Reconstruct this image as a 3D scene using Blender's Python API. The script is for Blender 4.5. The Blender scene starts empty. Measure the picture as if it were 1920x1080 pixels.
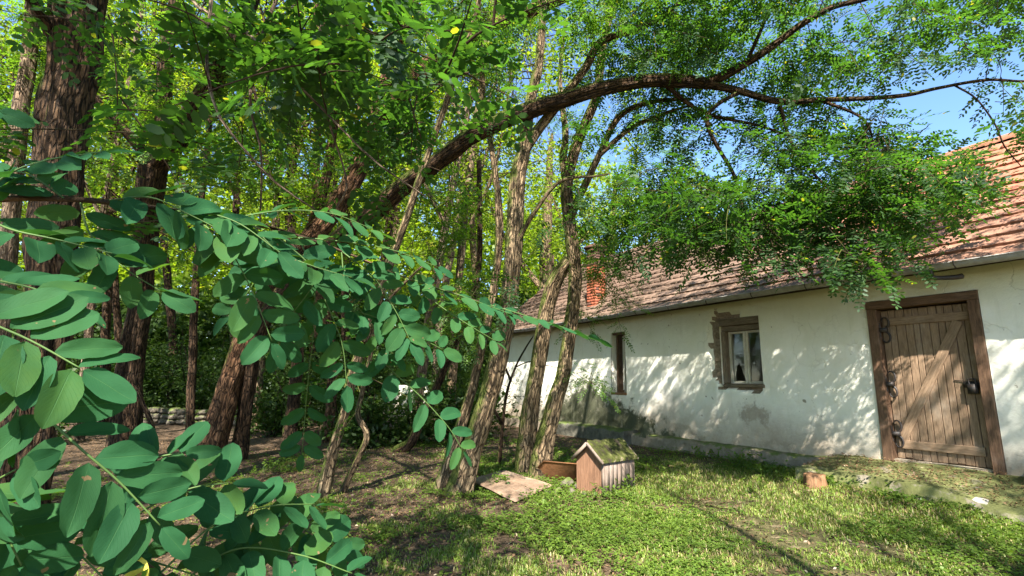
import bpy, bmesh, math, random
import numpy as np
from mathutils import Vector, Matrix

rng = np.random.default_rng(11)
random.seed(5)
sc = bpy.context.scene
COL = sc.collection

# ------------------------------------------------------------------ camera
F_PX = 930.0                                   # focal length in pixels of a 1920 px wide picture
PITCH, ROLL, PSI = math.radians(10.96), math.radians(1.22), math.radians(-30.55)
CAM = np.array([0.0, 0.0, 1.55])
_f = np.array([0, math.cos(PITCH), math.sin(PITCH)])
_r0 = np.array([1.0, 0, 0]); _u0 = np.array([0, -math.sin(PITCH), math.cos(PITCH)])
_R = math.cos(ROLL) * _r0 + math.sin(ROLL) * _u0
_U = -math.sin(ROLL) * _r0 + math.cos(ROLL) * _u0
cd = bpy.data.cameras.new('camera')
cam = bpy.data.objects.new('camera', cd); COL.objects.link(cam)
cam.matrix_world = Matrix(((_R[0], _U[0], -_f[0], CAM[0]), (_R[1], _U[1], -_f[1], CAM[1]),
                           (_R[2], _U[2], -_f[2], CAM[2]), (0, 0, 0, 1)))
cd.sensor_width = 36.0; cd.lens = 36.0 * F_PX / 1920.0
cd.clip_start = 0.05; cd.clip_end = 2000
sc.camera = cam

# ------------------------------------------------------------------ light
SUN_H = np.array([-0.08, -1.0]); SUN_H /= np.linalg.norm(SUN_H)
SUN_EL = math.radians(46)
SUN = np.array([SUN_H[0] * math.cos(SUN_EL), SUN_H[1] * math.cos(SUN_EL), math.sin(SUN_EL)])
w = bpy.data.worlds.new('World'); sc.world = w; w.use_nodes = True
nt = w.node_tree; nt.nodes.clear()
sky = nt.nodes.new('ShaderNodeTexSky'); sky.sky_type = 'NISHITA'; sky.sun_disc = False
sky.sun_elevation = SUN_EL; sky.sun_rotation = math.atan2(SUN_H[0], SUN_H[1])
sky.air_density = 1.0; sky.dust_density = 0.3; sky.ozone_density = 1.6
bg = nt.nodes.new('ShaderNodeBackground'); bg.inputs['Strength'].default_value = 0.075
wo = nt.nodes.new('ShaderNodeOutputWorld')
hs = nt.nodes.new('ShaderNodeHueSaturation'); hs.inputs['Saturation'].default_value = 1.12
nt.links.new(sky.outputs[0], hs.inputs['Color']); nt.links.new(hs.outputs[0], bg.inputs[0]); nt.links.new(bg.outputs[0], wo.inputs[0])
sl = bpy.data.lights.new('sun', 'SUN'); sl.energy = 4.6; sl.angle = math.radians(0.6); sl.color = (1.0, 0.94, 0.85)
so = bpy.data.objects.new('sun', sl); COL.objects.link(so)
so.rotation_euler = Vector(SUN).to_track_quat('Z', 'Y').to_euler()
sc.view_settings.view_transform = 'Standard'; sc.view_settings.look = 'None'
sc.view_settings.exposure = 2.35; sc.view_settings.gamma = 1.0; sc.view_settings.use_curve_mapping = False
sc.render.engine = 'CYCLES'
cy = sc.cycles
cy.max_bounces = 7; cy.diffuse_bounces = 4; cy.transmission_bounces = 5; cy.glossy_bounces = 2; cy.transparent_max_bounces = 8
cy.caustics_reflective = False; cy.caustics_refractive = False
cy.use_denoising = True
cy.sample_clamp_indirect = 6.0

# ------------------------------------------------------------------ geometry of the place
def nrm(v):
    v = np.asarray(v, float); return v / (np.linalg.norm(v, axis=-1, keepdims=True) + 1e-12)

def ray(px, py): return _f + (px - 960) / F_PX * _R - (py - 540) / F_PX * _U
def at(px, py, Z): return CAM + ray(px, py) * Z

WD = np.array([math.sin(PSI), math.cos(PSI), 0.0])     # along the wall, away from the camera
WN = np.array([math.cos(PSI), -math.sin(PSI), 0.0])    # into the house
WDIST = 8.142
P0 = np.array([5.2223, 7.1702, 0.0])                   # foot of the door's left jamb
def W(u, s, z):                                        # u along the wall, s in front of it, z up
    u, s, z = np.broadcast_arrays(*[np.asarray(q, float) for q in (u, s, z)])
    return P0 + u[..., None] * WD - s[..., None] * WN + z[..., None] * np.array([0, 0, 1.0])

# value noise -------------------------------------------------------
def _hash(ix, iy, iz, seed):
    h = (ix.astype(np.int64) * 374761393 + iy.astype(np.int64) * 668265263 + iz.astype(np.int64) * 2147483647 + seed * 974711) & 0xffffffff
    h = ((h ^ (h >> 13)) * 1274126177) & 0xffffffff
    h = ((h ^ (h >> 16)) * 2246822519) & 0xffffffff
    return ((h ^ (h >> 15)) & 0xffffff) / float(0xffffff)
def vnoise(p, seed=0):
    p = np.asarray(p, float); i = np.floor(p).astype(np.int64); f = p - i; f = f * f * (3 - 2 * f)
    x, y, z = i[..., 0], i[..., 1], i[..., 2]; o = 0
    for dx in (0, 1):
        for dy in (0, 1):
            for dz in (0, 1):
                wgt = (f[..., 0] if dx else 1 - f[..., 0]) * (f[..., 1] if dy else 1 - f[..., 1]) * (f[..., 2] if dz else 1 - f[..., 2])
                o = o + wgt * _hash(x + dx, y + dy, z + dz, seed)
    return o
def fbm(p, seed=0, oct=4):
    p = np.asarray(p, float); o = 0; a = 0.5; t = 0
    for k in range(oct):
        o = o + a * vnoise(p * 2 ** k, seed + k * 17); t += a; a *= 0.5
    return o / t
def n2(x, y, s, seed=0, oct=3):
    x, y = np.broadcast_arrays(np.asarray(x, float), np.asarray(y, float))
    return fbm(np.stack([x * s, y * s, np.zeros_like(x) + 0.37], -1), seed, oct)

def gz(x, y):
    x = np.asarray(x, float); y = np.asarray(y, float)
    s = WDIST - (x * WN[0] + y * WN[1])
    base = 0.34 * np.clip(1 - s / 8.5, 0, 1)
    base = base + 0.05 * np.exp(-((s - 0.9) / 0.5) ** 2) * np.exp(-(((x - P0[0]) * WD[0] + (y - P0[1]) * WD[1] + 0.4) / 1.2) ** 2)
    nz = (n2(x, y, 0.5, 3) - 0.5) * 0.16 + (n2(x, y, 2.3, 4) - 0.5) * 0.05
    return base + nz * np.clip(s / 1.2, 0.12, 1)
def on_ground(px, py):
    v = ray(px, py); t = 4.0
    for _ in range(40):
        p = CAM + v * t; t += 0.6 * (p[2] - float(gz(p[0], p[1]))) / -v[2]
    return CAM + v * t

# ------------------------------------------------------------------ mesh helpers
def mesh_np(name, V, quads=None, tris=None, uv=None, smooth=False, mats=(), midx=None):
    me = bpy.data.meshes.new(name)
    V = np.asarray(V, np.float32).reshape(-1, 3)
    me.vertices.add(len(V)); me.vertices.foreach_set('co', V.ravel())
    parts = []; tot = []
    if quads is not None and len(quads):
        q = np.asarray(quads, np.int32).reshape(-1, 4); parts.append(q.ravel()); tot.append(np.full(len(q), 4, np.int32))
    if tris is not None and len(tris):
        t = np.asarray(tris, np.int32).reshape(-1, 3); parts.append(t.ravel()); tot.append(np.full(len(t), 3, np.int32))
    L = np.concatenate(parts); T = np.concatenate(tot)
    me.loops.add(len(L)); me.loops.foreach_set('vertex_index', L)
    me.polygons.add(len(T)); st = np.concatenate([[0], np.cumsum(T)[:-1]]).astype(np.int32)
    me.polygons.foreach_set('loop_start', st); me.polygons.foreach_set('loop_total', T)
    if smooth: me.polygons.foreach_set('use_smooth', np.ones(len(T), bool))
    for m in mats: me.materials.append(m)
    if midx is not None: me.polygons.foreach_set('material_index', np.asarray(midx, np.int32))
    if uv is not None:
        l = me.uv_layers.new(name='UVMap'); l.data.foreach_set('uv', np.asarray(uv, np.float32)[L].ravel())
    me.update(calc_edges=True); me.validate()
    return me
def parent_world(p):
    M = p.matrix_parent_inverse @ p.matrix_basis
    return M if p.parent is None else parent_world(p.parent) @ M
def obj(name, me, parent=None, mat=None):
    o = bpy.data.objects.new(name, me); COL.objects.link(o)
    if mat is not None and me is not None and not me.materials: me.materials.append(mat)
    if parent is not None:
        o.parent = parent
        o.matrix_parent_inverse = parent_world(parent).inverted()
    return o
def thing(name, label, cat, loc=(0, 0, 0), group=None):
    o = bpy.data.objects.new(name, None); COL.objects.link(o); o.location = [float(c) for c in loc]
    o.empty_display_size = 0.2
    o['label'] = label; o['category'] = cat
    if group: o['group'] = group
    return o
def tag(o, label=None, cat=None, group=None, kind=None):
    if label: o['label'] = label
    if cat: o['category'] = cat
    if group: o['group'] = group
    if kind: o['kind'] = kind
    return o

class MB:
    """gathers vertices and faces of one mesh"""
    def __init__(s): s.v = []; s.q = []; s.t = []; s.uv = []; s.n = 0; s.m_q = []; s.m_t = []
    def add(s, V, quads=None, tris=None, uv=None, m=0):
        V = np.asarray(V, float).reshape(-1, 3)
        if quads is not None and len(quads): q = np.asarray(quads).reshape(-1, 4); s.q.append(q + s.n); s.m_q.append(np.full(len(q), m))
        if tris is not None and len(tris): t = np.asarray(tris).reshape(-1, 3); s.t.append(t + s.n); s.m_t.append(np.full(len(t), m))
        s.v.append(V); s.uv.append(np.zeros((len(V), 2)) if uv is None else np.asarray(uv, float).reshape(-1, 2)); s.n += len(V)
    def box(s, c, ax, ay, az, jit=0.0, m=0):
        """box with centre c and half-axis vectors"""
        c = np.asarray(c, float); k = np.array([[x, y, z] for z in (-1, 1) for y in (-1, 1) for x in (-1, 1)], float)
        V = c + k @ np.array([ax, ay, az], float)
        if jit: V = V + rng.uniform(-jit, jit, V.shape)
        s.add(V, [[0, 2, 3, 1], [4, 5, 7, 6], [0, 1, 5, 4], [2, 6, 7, 3], [0, 4, 6, 2], [1, 3, 7, 5]], m=m)
    def mesh(s, name, smooth=False, mats=()):
        q = np.concatenate(s.q) if s.q else None; t = np.concatenate(s.t) if s.t else None
        mi = np.concatenate(s.m_q + s.m_t)
        return mesh_np(name, np.concatenate(s.v), q, t, np.concatenate(s.uv), smooth, mats, mi if mi.any() else None)
    def build(s, name, mat, parent=None, smooth=False):
        return obj(name, s.mesh(name, smooth, mat if isinstance(mat, (list, tuple)) else (mat,)), parent)

def bevel_box(name, half, bev, mat, parent, M, seg=1):
    bm = bmesh.new(); bmesh.ops.create_cube(bm, size=2.0)
    for v in bm.verts: v.co = Vector((v.co.x * half[0], v.co.y * half[1], v.co.z * half[2]))
    if bev: bmesh.ops.bevel(bm, geom=list(bm.edges), offset=bev, segments=seg, affect='EDGES')
    me = bpy.data.meshes.new(name); bm.to_mesh(me); bm.free()
    me.transform(M)
    return obj(name, me, parent, mat)
def frame(o, x, y, z):
    return Matrix(((x[0], y[0], z[0], o[0]), (x[1], y[1], z[1], o[1]), (x[2], y[2], z[2], o[2]), (0, 0, 0, 1)))

def spline(P, n):
    """Catmull-Rom resampling of control rows (any number of columns) to n rows"""
    P = np.asarray(P, float)
    if len(P) == 2: return P[0] + (P[1] - P[0]) * np.linspace(0, 1, n)[:, None]
    Q = np.vstack([2 * P[0] - P[1], P, 2 * P[-1] - P[-2]]); seg = np.linalg.norm(np.diff(P[:, :3], axis=0), axis=1); cum = np.concatenate([[0], np.cumsum(seg)])
    t = np.linspace(0, cum[-1], n); i = np.clip(np.searchsorted(cum, t, 'right') - 1, 0, len(P) - 2); f = ((t - cum[i]) / (seg[i] + 1e-9))[:, None]
    a, b, c, d = Q[i], Q[i + 1], Q[i + 2], Q[i + 3]
    return 0.5 * (2 * b + (c - a) * f + (2 * a - 5 * b + 4 * c - d) * f ** 2 + (3 * b - a - 3 * c + d) * f ** 3)

def tube(mb, P, rad, sides=10, furrow=0.0, lump=0.0, seed=0, cap=True, flare=0.0):
    P = np.asarray(P, float); rad = np.asarray(rad, float); n = len(P)
    T = nrm(np.gradient(P, axis=0)); ref = np.array([0.3, -0.9, 0.2]); X = []
    x = nrm(ref - T[0] * (ref @ T[0]))
    for k in range(n):
        x = nrm(x - T[k] * (x @ T[k])); X.append(x)
    X = np.array(X); Y = np.cross(T, X)
    ang = np.linspace(0, 2 * math.pi, sides, endpoint=False); L = np.concatenate([[0], np.cumsum(np.linalg.norm(np.diff(P, axis=0), axis=1))])
    ca, sa = np.cos(ang), np.sin(ang)
    r = np.repeat(rad[:, None], sides, 1)
    if furrow or lump:
        rr = np.mean(rad)
        q = np.stack([ca[None, :] * rr * 16 + 0 * L[:, None], sa[None, :] * rr * 16 + 0 * L[:, None], L[:, None] * 1.5 + 0 * ca[None, :]], -1)
        q = q + 1.3 * (vnoise(q * 0.4, seed + 5)[..., None] - 0.5)
        rid = 1 - 2 * np.abs(vnoise(q, seed) - 0.5) * 1.6
        rid2 = vnoise(q * np.array([2.2, 2.2, 3.0]), seed + 9) - 0.5
        lm = fbm(np.stack([ca[None, :] * 1.2 + 0 * L[:, None], sa[None, :] * 1.2 + 0 * L[:, None], L[:, None] * 1.4 + 0 * ca[None, :]], -1), seed + 2, 2) - 0.5
        r = r * (1 + furrow * (-rid + 0.45 + 0.5 * rid2) + lump * lm)
    if flare:
        r = r * (1 + flare * np.exp(-L / 0.22)[:, None] * (0.7 + 0.6 * np.cos(ang * 4 + seed)[None, :] * 0.6))
    V = P[:, None, :] + (X[:, None, :] * ca[None, :, None] + Y[:, None, :] * sa[None, :, None]) * r[..., None]
    i = np.arange(n - 1)[:, None] * sides; j = np.arange(sides)[None, :]; j2 = (j + 1) % sides
    Q = np.stack([i + j, i + j2, i + sides + j2, i + sides + j], -1).reshape(-1, 4)
    uv = np.stack([np.repeat((ang / (2 * math.pi))[None, :], n, 0) * rad.mean() * 6.28, np.repeat(L[:, None], sides, 1)], -1)
    V = V.reshape(-1, 3); tr = None
    if cap:
        V = np.vstack([V, P[-1] + T[-1] * rad[-1] * 0.5]); uv = np.vstack([uv.reshape(-1, 2), [0, L[-1]]])
        e = (n - 1) * sides; tr = np.array([[e + k, e + (k + 1) % sides, n * sides] for k in range(sides)])
    mb.add(V, Q, tr, uv)

# ------------------------------------------------------------------ materials
def M_new(name):
    m = bpy.data.materials.new(name); m.use_nodes = True; n = m.node_tree; n.nodes.clear()
    return m, n, n.nodes.new('ShaderNodeOutputMaterial')
class G:
    """small node-graph helper"""
    def __init__(s, name): s.m, s.t, s.out = M_new(name)
    def n(s, typ, **kw):
        nd = s.t.nodes.new(typ)
        for k, v in kw.items(): setattr(nd, k, v)
        return nd
    def l(s, a, b): s.t.links.new(a, b)
    def setin(s, sock, v):
        if hasattr(v, 'is_output'): s.l(v, sock)
        else: sock.default_value = v if not isinstance(v, tuple) or len(v) != 3 or sock.type != 'RGBA' else (*v, 1)
    def coord(s, kind='Object', scale=(1, 1, 1)):
        tc = s.n('ShaderNodeTexCoord'); mp = s.n('ShaderNodeMapping'); mp.inputs['Scale'].default_value = scale
        s.l(tc.outputs[kind], mp.inputs[0]); return mp.outputs[0]
    def pos(s, scale=(1, 1, 1), rot=(0, 0, 0)):
        g = s.n('ShaderNodeNewGeometry'); mp = s.n('ShaderNodeMapping'); mp.inputs['Scale'].default_value = scale; mp.inputs['Rotation'].default_value = rot
        s.l(g.outputs['Position'], mp.inputs[0]); return mp.outputs[0]
    def noise(s, vec, scale, detail=4, rough=0.6, dist=0.0):
        nd = s.n('ShaderNodeTexNoise'); nd.inputs['Scale'].default_value = scale; nd.inputs['Detail'].default_value = detail
        nd.inputs['Roughness'].default_value = rough; nd.inputs['Distortion'].default_value = dist
        s.l(vec, nd.inputs['Vector']); return nd.outputs['Fac']
    def ramp(s, fac, stops):
        r = s.n('ShaderNodeValToRGB'); e = r.color_ramp.elements
        while len(e) < len(stops): e.new(0.5)
        for k, (p, c) in enumerate(stops):
            e[k].position = p; e[k].color = (*c, 1) if isinstance(c, tuple) else (c, c, c, 1)
        s.l(fac, r.inputs[0]); return r.outputs[0]
    def mix(s, fac, a, b, typ='MIX'):
        m = s.n('ShaderNodeMix', data_type='RGBA', blend_type=typ)
        s.setin(m.inputs[0], fac); s.setin(m.inputs[6], a); s.setin(m.inputs[7], b); return m.outputs[2]
    def math(s, op, a, b=None, clamp=False):
        m = s.n('ShaderNodeMath', operation=op, use_clamp=clamp); s.setin(m.inputs[0], a)
        if b is not None: s.setin(m.inputs[1], b)
        return m.outputs[0]
    def mapr(s, v, a, b, c=0.0, d=1.0, smooth=True):
        m = s.n('ShaderNodeMapRange'); m.interpolation_type = 'SMOOTHSTEP' if smooth else 'LINEAR'
        s.l(v, m.inputs[0]); 
        for k, q in zip((1, 2, 3, 4), (a, b, c, d)): m.inputs[k].default_value = q
        return m.outputs[0]
    def sep(s, v):
        x = s.n('ShaderNodeSeparateXYZ'); s.l(v, x.inputs[0]); return x.outputs
    def island(s): return s.n('ShaderNodeNewGeometry').outputs['Random Per Island']
    def objrand(s): return s.n('ShaderNodeObjectInfo').outputs['Random']
    def bump(s, h, strength=0.5, dist=0.02):
        b = s.n('ShaderNodeBump'); b.inputs['Strength'].default_value = strength; b.inputs['Distance'].default_value = dist
        s.l(h, b.inputs['Height']); return b.outputs[0]
    def done(s, col, rough=0.8, normal=None, spec=0.3, metal=0.0):
        p = s.n('ShaderNodeBsdfPrincipled'); s.setin(p.inputs['Base Color'], col); s.setin(p.inputs['Roughness'], rough)
        p.inputs['Specular IOR Level'].default_value = spec; p.inputs['Metallic'].default_value = metal
        if normal is not None: s.l(normal, p.inputs['Normal'])
        s.l(p.outputs[0], s.out.inputs[0]); return s.m

def leaf_mat(name, ca, cb, trans_gain=1.6, tfac=0.45, gloss=0.05, cy_=None, clump=1.2, rough=0.45):
    g = G(name); r = g.island(); p = g.pos()
    c = g.mix(r, ca, cb)
    nz = g.noise(p, clump, 2)
    c = g.mix(g.mapr(nz, 0.35, 0.7), c, g.mix(0.5, c, cb))
    if cy_ is not None:
        if name == 'grass_blade': c = g.mix(g.mapr(g.math('ADD', r, g.math('MULTIPLY', g.noise(p, 0.9, 3), 1.6)), 1.5, 1.65), c, cy_)
        else: c = g.mix(g.mapr(r, 0.985, 0.99), c, cy_)
    ct = g.mix(1.0, c, (trans_gain * 1.25, trans_gain * 1.35, trans_gain * 0.45), 'MULTIPLY')
    d = g.n('ShaderNodeBsdfDiffuse'); g.setin(d.inputs[0], c)
    t = g.n('ShaderNodeBsdfTranslucent'); g.setin(t.inputs[0], ct)
    mx = g.n('ShaderNodeMixShader'); mx.inputs[0].default_value = tfac
    g.l(d.outputs[0], mx.inputs[1]); g.l(t.outputs[0], mx.inputs[2])
    gl = g.n('ShaderNodeBsdfGlossy'); gl.inputs['Roughness'].default_value = rough; gl.inputs[0].default_value = (0.9, 0.95, 1, 1)
    m2 = g.n('ShaderNodeMixShader'); m2.inputs[0].default_value = gloss
    g.l(mx.outputs[0], m2.inputs[1]); g.l(gl.outputs[0], m2.inputs[2]); g.l(m2.outputs[0], g.out.inputs[0])
    return g.m

def bark_mat(name, dark, light, moss=0.4, mosscol=(0.055, 0.075, 0.012)):
    g = G(name); uv = g.coord('UV', (1, 1, 1)); tc = g.n('ShaderNodeMapping'); tc.inputs['Scale'].default_value = (1, 0.11, 1); g.l(uv, tc.inputs[0])
    st = g.noise(tc.outputs[0], 48, 5, 0.62, 0.35); fine = g.noise(uv, 60, 3, 0.7)
    wv = g.n('ShaderNodeVectorMath', operation='SCALE'); wn = g.n('ShaderNodeTexNoise'); wn.inputs['Scale'].default_value = 20; g.l(tc.outputs[0], wn.inputs['Vector']); g.l(wn.outputs['Color'], wv.inputs[0]); wv.inputs['Scale'].default_value = 0.05
    av = g.n('ShaderNodeVectorMath', operation='ADD'); tc2 = g.n('ShaderNodeMapping'); tc2.inputs['Scale'].default_value = (1, 0.24, 1); g.l(uv, tc2.inputs[0]); g.l(tc2.outputs[0], av.inputs[0]); g.l(wv.outputs[0], av.inputs[1])
    vo = g.n('ShaderNodeTexVoronoi', feature='DISTANCE_TO_EDGE'); vo.inputs['Scale'].default_value = 24; g.l(av.outputs[0], vo.inputs['Vector'])
    crack = g.mapr(vo.outputs['Distance'], 0.0, 0.16)
    st = g.math('MULTIPLY', st, g.math('ADD', g.math('MULTIPLY', crack, 0.22), 0.82))
    c = g.ramp(st, [(0.40, dark), (0.50, tuple((a + b) / 2 for a, b in zip(dark, light))), (0.60, light)])
    big = g.noise(g.pos(), 2.2, 4, 0.65)
    c = g.mix(g.mapr(big, 0.35, 0.75), c, g.mix(1.0, c, (0.72, 0.66, 0.62), 'MULTIPLY'))
    geo = g.n('ShaderNodeNewGeometry'); nx = g.sep(geo.outputs['Normal'])
    side = g.math('ADD', g.math('MULTIPLY', nx[0], -0.32), g.math('MULTIPLY', nx[2], 0.55))
    mm = g.mapr(g.math('ADD', g.math('ADD', side, g.noise(g.pos(), 5.0, 5, 0.7)), g.math('MULTIPLY', fine, 0.2)), 0.95 - moss * 0.45, 1.2 - moss * 0.45)
    c = g.mix(g.math('MULTIPLY', mm, 0.85), c, g.mix(fine, mosscol, tuple(q * 1.9 for q in mosscol)))
    h = g.math('ADD', g.math('ADD', st, g.math('MULTIPLY', crack, 0.5)), g.math('MULTIPLY', fine, 0.3))
    return g.done(c, 0.92, g.bump(h, 1.0, 0.03), 0.15)

def wood_mat(name, dark, light, along='Object', scale=(6, 6, 0.7), wear=(0.5, 0.46, 0.4), wamt=0.3):
    g = G(name); v = g.coord(along, scale)
    oi = g.n('ShaderNodeObjectInfo'); ad = g.n('ShaderNodeVectorMath', operation='ADD'); sc_ = g.n('ShaderNodeVectorMath', operation='SCALE')
    cmb = g.n('ShaderNodeCombineXYZ'); g.l(oi.outputs['Random'], cmb.inputs[0]); g.l(oi.outputs['Random'], cmb.inputs[1]); g.l(cmb.outputs[0], sc_.inputs[0]); sc_.inputs['Scale'].default_value = 37
    g.l(v, ad.inputs[0]); g.l(sc_.outputs[0], ad.inputs[1]); v = ad.outputs[0]
    gr = g.noise(v, 9, 5, 0.65, 0.8); ff = g.noise(v, 34, 3, 0.6)
    c = g.ramp(gr, [(0.28, dark), (0.68, light)])
    c = g.mix(g.math('MULTIPLY', g.mapr(ff, 0.5, 0.75), 0.35), c, tuple(q * 0.45 for q in dark))
    c = g.mix(g.math('MULTIPLY', g.mapr(g.noise(g.pos(), 3.1, 4, 0.6), 0.5, 0.75), wamt), c, wear)
    c = g.mix(g.mapr(oi.outputs['Random'], 0, 1, 0.0, 0.35, False), c, g.mix(1.0, c, (0.62, 0.58, 0.55), 'MULTIPLY'))
    return g.done(c, 0.75, g.bump(g.math('ADD', gr, g.math('MULTIPLY', ff, 0.5)), 0.5, 0.006), 0.25)

MAT = {}
MAT['leaf_near'] = leaf_mat('locust_leaf', (0.045, 0.098, 0.015), (0.022, 0.058, 0.017), 1.9, 0.5, 0.018, (0.18, 0.17, 0.02), 1.2, 0.6)
MAT['leaf_mid'] = leaf_mat('locust_leaf_light', (0.09, 0.155, 0.018), (0.045, 0.098, 0.016), 2.0, 0.5, 0.015, (0.22, 0.20, 0.02), 1.2, 0.6)
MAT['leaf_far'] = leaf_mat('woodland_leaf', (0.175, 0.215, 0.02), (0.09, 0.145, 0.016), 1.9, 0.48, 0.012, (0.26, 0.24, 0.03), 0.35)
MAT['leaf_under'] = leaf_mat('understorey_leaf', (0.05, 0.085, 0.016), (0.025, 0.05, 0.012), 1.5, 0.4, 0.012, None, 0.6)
MAT['leaf_cover'] = leaf_mat('ground_cover_leaf', (0.13, 0.195, 0.025), (0.07, 0.12, 0.022), 1.5, 0.4, 0.015, None, 0.9)
MAT['grass'] = leaf_mat('grass_blade', (0.185, 0.245, 0.042), (0.12, 0.175, 0.03), 1.4, 0.35, 0.012, (0.33, 0.27, 0.13), 1.0)
MAT['dry'] = leaf_mat('dead_leaf', (0.22, 0.14, 0.075), (0.11, 0.065, 0.035), 0.9, 0.15, 0.02, (0.4, 0.33, 0.22), 1.0)
MAT['bark'] = bark_mat('locust_bark', (0.05, 0.036, 0.022), (0.36, 0.26, 0.155), 0.65)
MAT['bark_dark'] = bark_mat('dark_mossy_bark', (0.014, 0.010, 0.007), (0.115, 0.07, 0.04), 0.5, (0.04, 0.055, 0.008))
MAT['bark_red'] = bark_mat('reddish_bark', (0.03, 0.017, 0.01), (0.22, 0.12, 0.065), 0.3)
MAT['bark_pale'] = bark_mat('pale_bark', (0.10, 0.07, 0.05), (0.34, 0.25, 0.17), 0.2)
MAT['twig'] = bark_mat('twig_bark', (0.04, 0.026, 0.016), (0.16, 0.10, 0.06), 0.2)

# plaster -----------------------------------------------------------
def plaster():
    g = G('limewashed_plaster'); co = g.coord('Generated')
    gp = g.n('ShaderNodeNewGeometry').outputs['Position']
    # wall coordinates: u along the wall, z up
    dv = g.n('ShaderNodeVectorMath', operation='SUBTRACT'); g.l(gp, dv.inputs[0]); dv.inputs[1].default_value = tuple(P0)
    dt = g.n('ShaderNodeVectorMath', operation='DOT_PRODUCT'); g.l(dv.outputs[0], dt.inputs[0]); dt.inputs[1].default_value = tuple(WD); u = dt.outputs['Value']
    z = g.sep(gp)[2]
    n1 = g.noise(gp, 0.9, 6, 0.68); nb = g.noise(gp, 3.2, 6, 0.72); nf = g.noise(gp, 24, 4, 0.7)
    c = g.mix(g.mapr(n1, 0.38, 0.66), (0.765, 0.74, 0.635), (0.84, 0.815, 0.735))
    # eave shade painted in as olive, with some grime; worn grey towards the foot
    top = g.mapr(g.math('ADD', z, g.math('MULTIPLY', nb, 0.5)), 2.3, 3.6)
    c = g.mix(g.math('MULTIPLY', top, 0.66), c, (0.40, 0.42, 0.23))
    low = g.mapr(g.math('ADD', z, g.math('MULTIPLY', n1, -1.5)), -0.15, 0.85, 1.0, 0.0)
    c = g.mix(g.math('MULTIPLY', low, 0.9), c, g.mix(nf, (0.23, 0.17, 0.115), (0.45, 0.36, 0.26)))
    bare = g.mapr(g.math('ADD', g.math('MULTIPLY', nb, 1.0), g.math('MULTIPLY', z, -0.6)), 0.15, 0.24)
    c = g.mix(g.math('MULTIPLY', bare, 0.75), c, g.mix(nf, (0.22, 0.17, 0.12), (0.40, 0.33, 0.25)))
    # dark damp stain low on the wall beside the narrow window
    du = g.math('ABSOLUTE', g.math('SUBTRACT', u, 6.45))
    st = g.math('ADD', g.math('ADD', g.math('MULTIPLY', du, -0.42), g.math('MULTIPLY', z, -1.1)), g.math('MULTIPLY', nb, 1.9))
    c = g.mix(g.math('MULTIPLY', g.mapr(st, -1.05, -0.8), 0.5), c, (0.16, 0.15, 0.11))
    c = g.mix(g.math('MULTIPLY', g.mapr(st, -0.92, -0.66), g.mapr(nb, 0.3, 0.5, 0.55, 0.95)), c, g.mix(nf, (0.03, 0.035, 0.02), (0.085, 0.09, 0.05)))
    # brown patch under the casement
    d2 = g.n('ShaderNodeVectorMath', operation='DISTANCE'); g.l(gp, d2.inputs[0]); d2.inputs[1].default_value = tuple(W(1.95, 0, 1.18))
    br = g.math('SUBTRACT', g.math('MULTIPLY', nb, 1.1), d2.outputs['Value'])
    c = g.mix(g.math('MULTIPLY', g.mapr(br, 0.28, 0.45), 0.75), c, g.mix(nf, (0.18, 0.13, 0.09), (0.42, 0.35, 0.27)))
    # pits and runs
    c = g.mix(g.mapr(g.noise(gp, 9, 3, 0.5), 0.70, 0.74), c, (0.33, 0.29, 0.22))
    runs = g.noise(g.pos((3.5, 3.5, 0.35)), 2.0, 5, 0.7)
    c = g.mix(g.math('MULTIPLY', g.mapr(runs, 0.52, 0.75), 0.28), c, (0.44, 0.42, 0.32))
    vn = g.n('ShaderNodeTexNoise'); vn.inputs['Scale'].default_value = 2.2; vn.inputs['Detail'].default_value = 5; g.l(gp, vn.inputs['Vector'])
    vs = g.n('ShaderNodeVectorMath', operation='SCALE'); g.l(vn.outputs['Color'], vs.inputs[0]); vs.inputs['Scale'].default_value = 0.9
    va = g.n('ShaderNodeVectorMath', operation='ADD'); g.l(gp, va.inputs[0]); g.l(vs.outputs[0], va.inputs[1])
    vo = g.n('ShaderNodeTexVoronoi', feature='DISTANCE_TO_EDGE'); vo.inputs['Scale'].default_value = 0.85; g.l(va.outputs[0], vo.inputs['Vector'])
    crk = g.math('MULTIPLY', g.mapr(vo.outputs['Distance'], 0.0, 0.012, 1.0, 0.0), g.mapr(n1, 0.42, 0.55))
    c = g.mix(g.math('MULTIPLY', crk, 0.14), c, (0.2, 0.17, 0.12))
    h = g.math('ADD', g.math('ADD', g.math('MULTIPLY', nb, 1.0), g.math('MULTIPLY', nf, 0.25)), g.math('MULTIPLY', crk, -0.25))
    return g.done(c, 0.9, g.bump(h, 0.6, 0.03), 0.15)
MAT['plaster'] = plaster()
def stone_mat(name, a, b, moss=0.0, sc_=14, mosscol=(0.06, 0.085, 0.015)):
    g = G(name); p = g.pos(); n = g.noise(p, sc_, 6, 0.7); r = g.objrand()
    c = g.ramp(n, [(0.3, a), (0.7, b)]); c = g.mix(g.mapr(r, 0, 1, 0, 0.4, False), c, tuple(q * 0.55 for q in a))
    if moss:
        nz = g.sep(g.n('ShaderNodeNewGeometry').outputs['Normal'])[2]
        c = g.mix(g.math('MULTIPLY', g.mapr(g.math('ADD', g.noise(p, 4, 5, 0.7), g.math('MULTIPLY', nz, 0.25)), 0.85 - 0.4 * moss, 1.0 - 0.4 * moss), 0.85), c, g.mix(n, mosscol, tuple(q * 1.8 for q in mosscol)))
    return g.done(c, 0.92, g.bump(n, 0.7, 0.03), 0.15)
MAT['stone'] = stone_mat('field_stone', (0.07, 0.06, 0.045), (0.20, 0.17, 0.13), 0.6)
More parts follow.
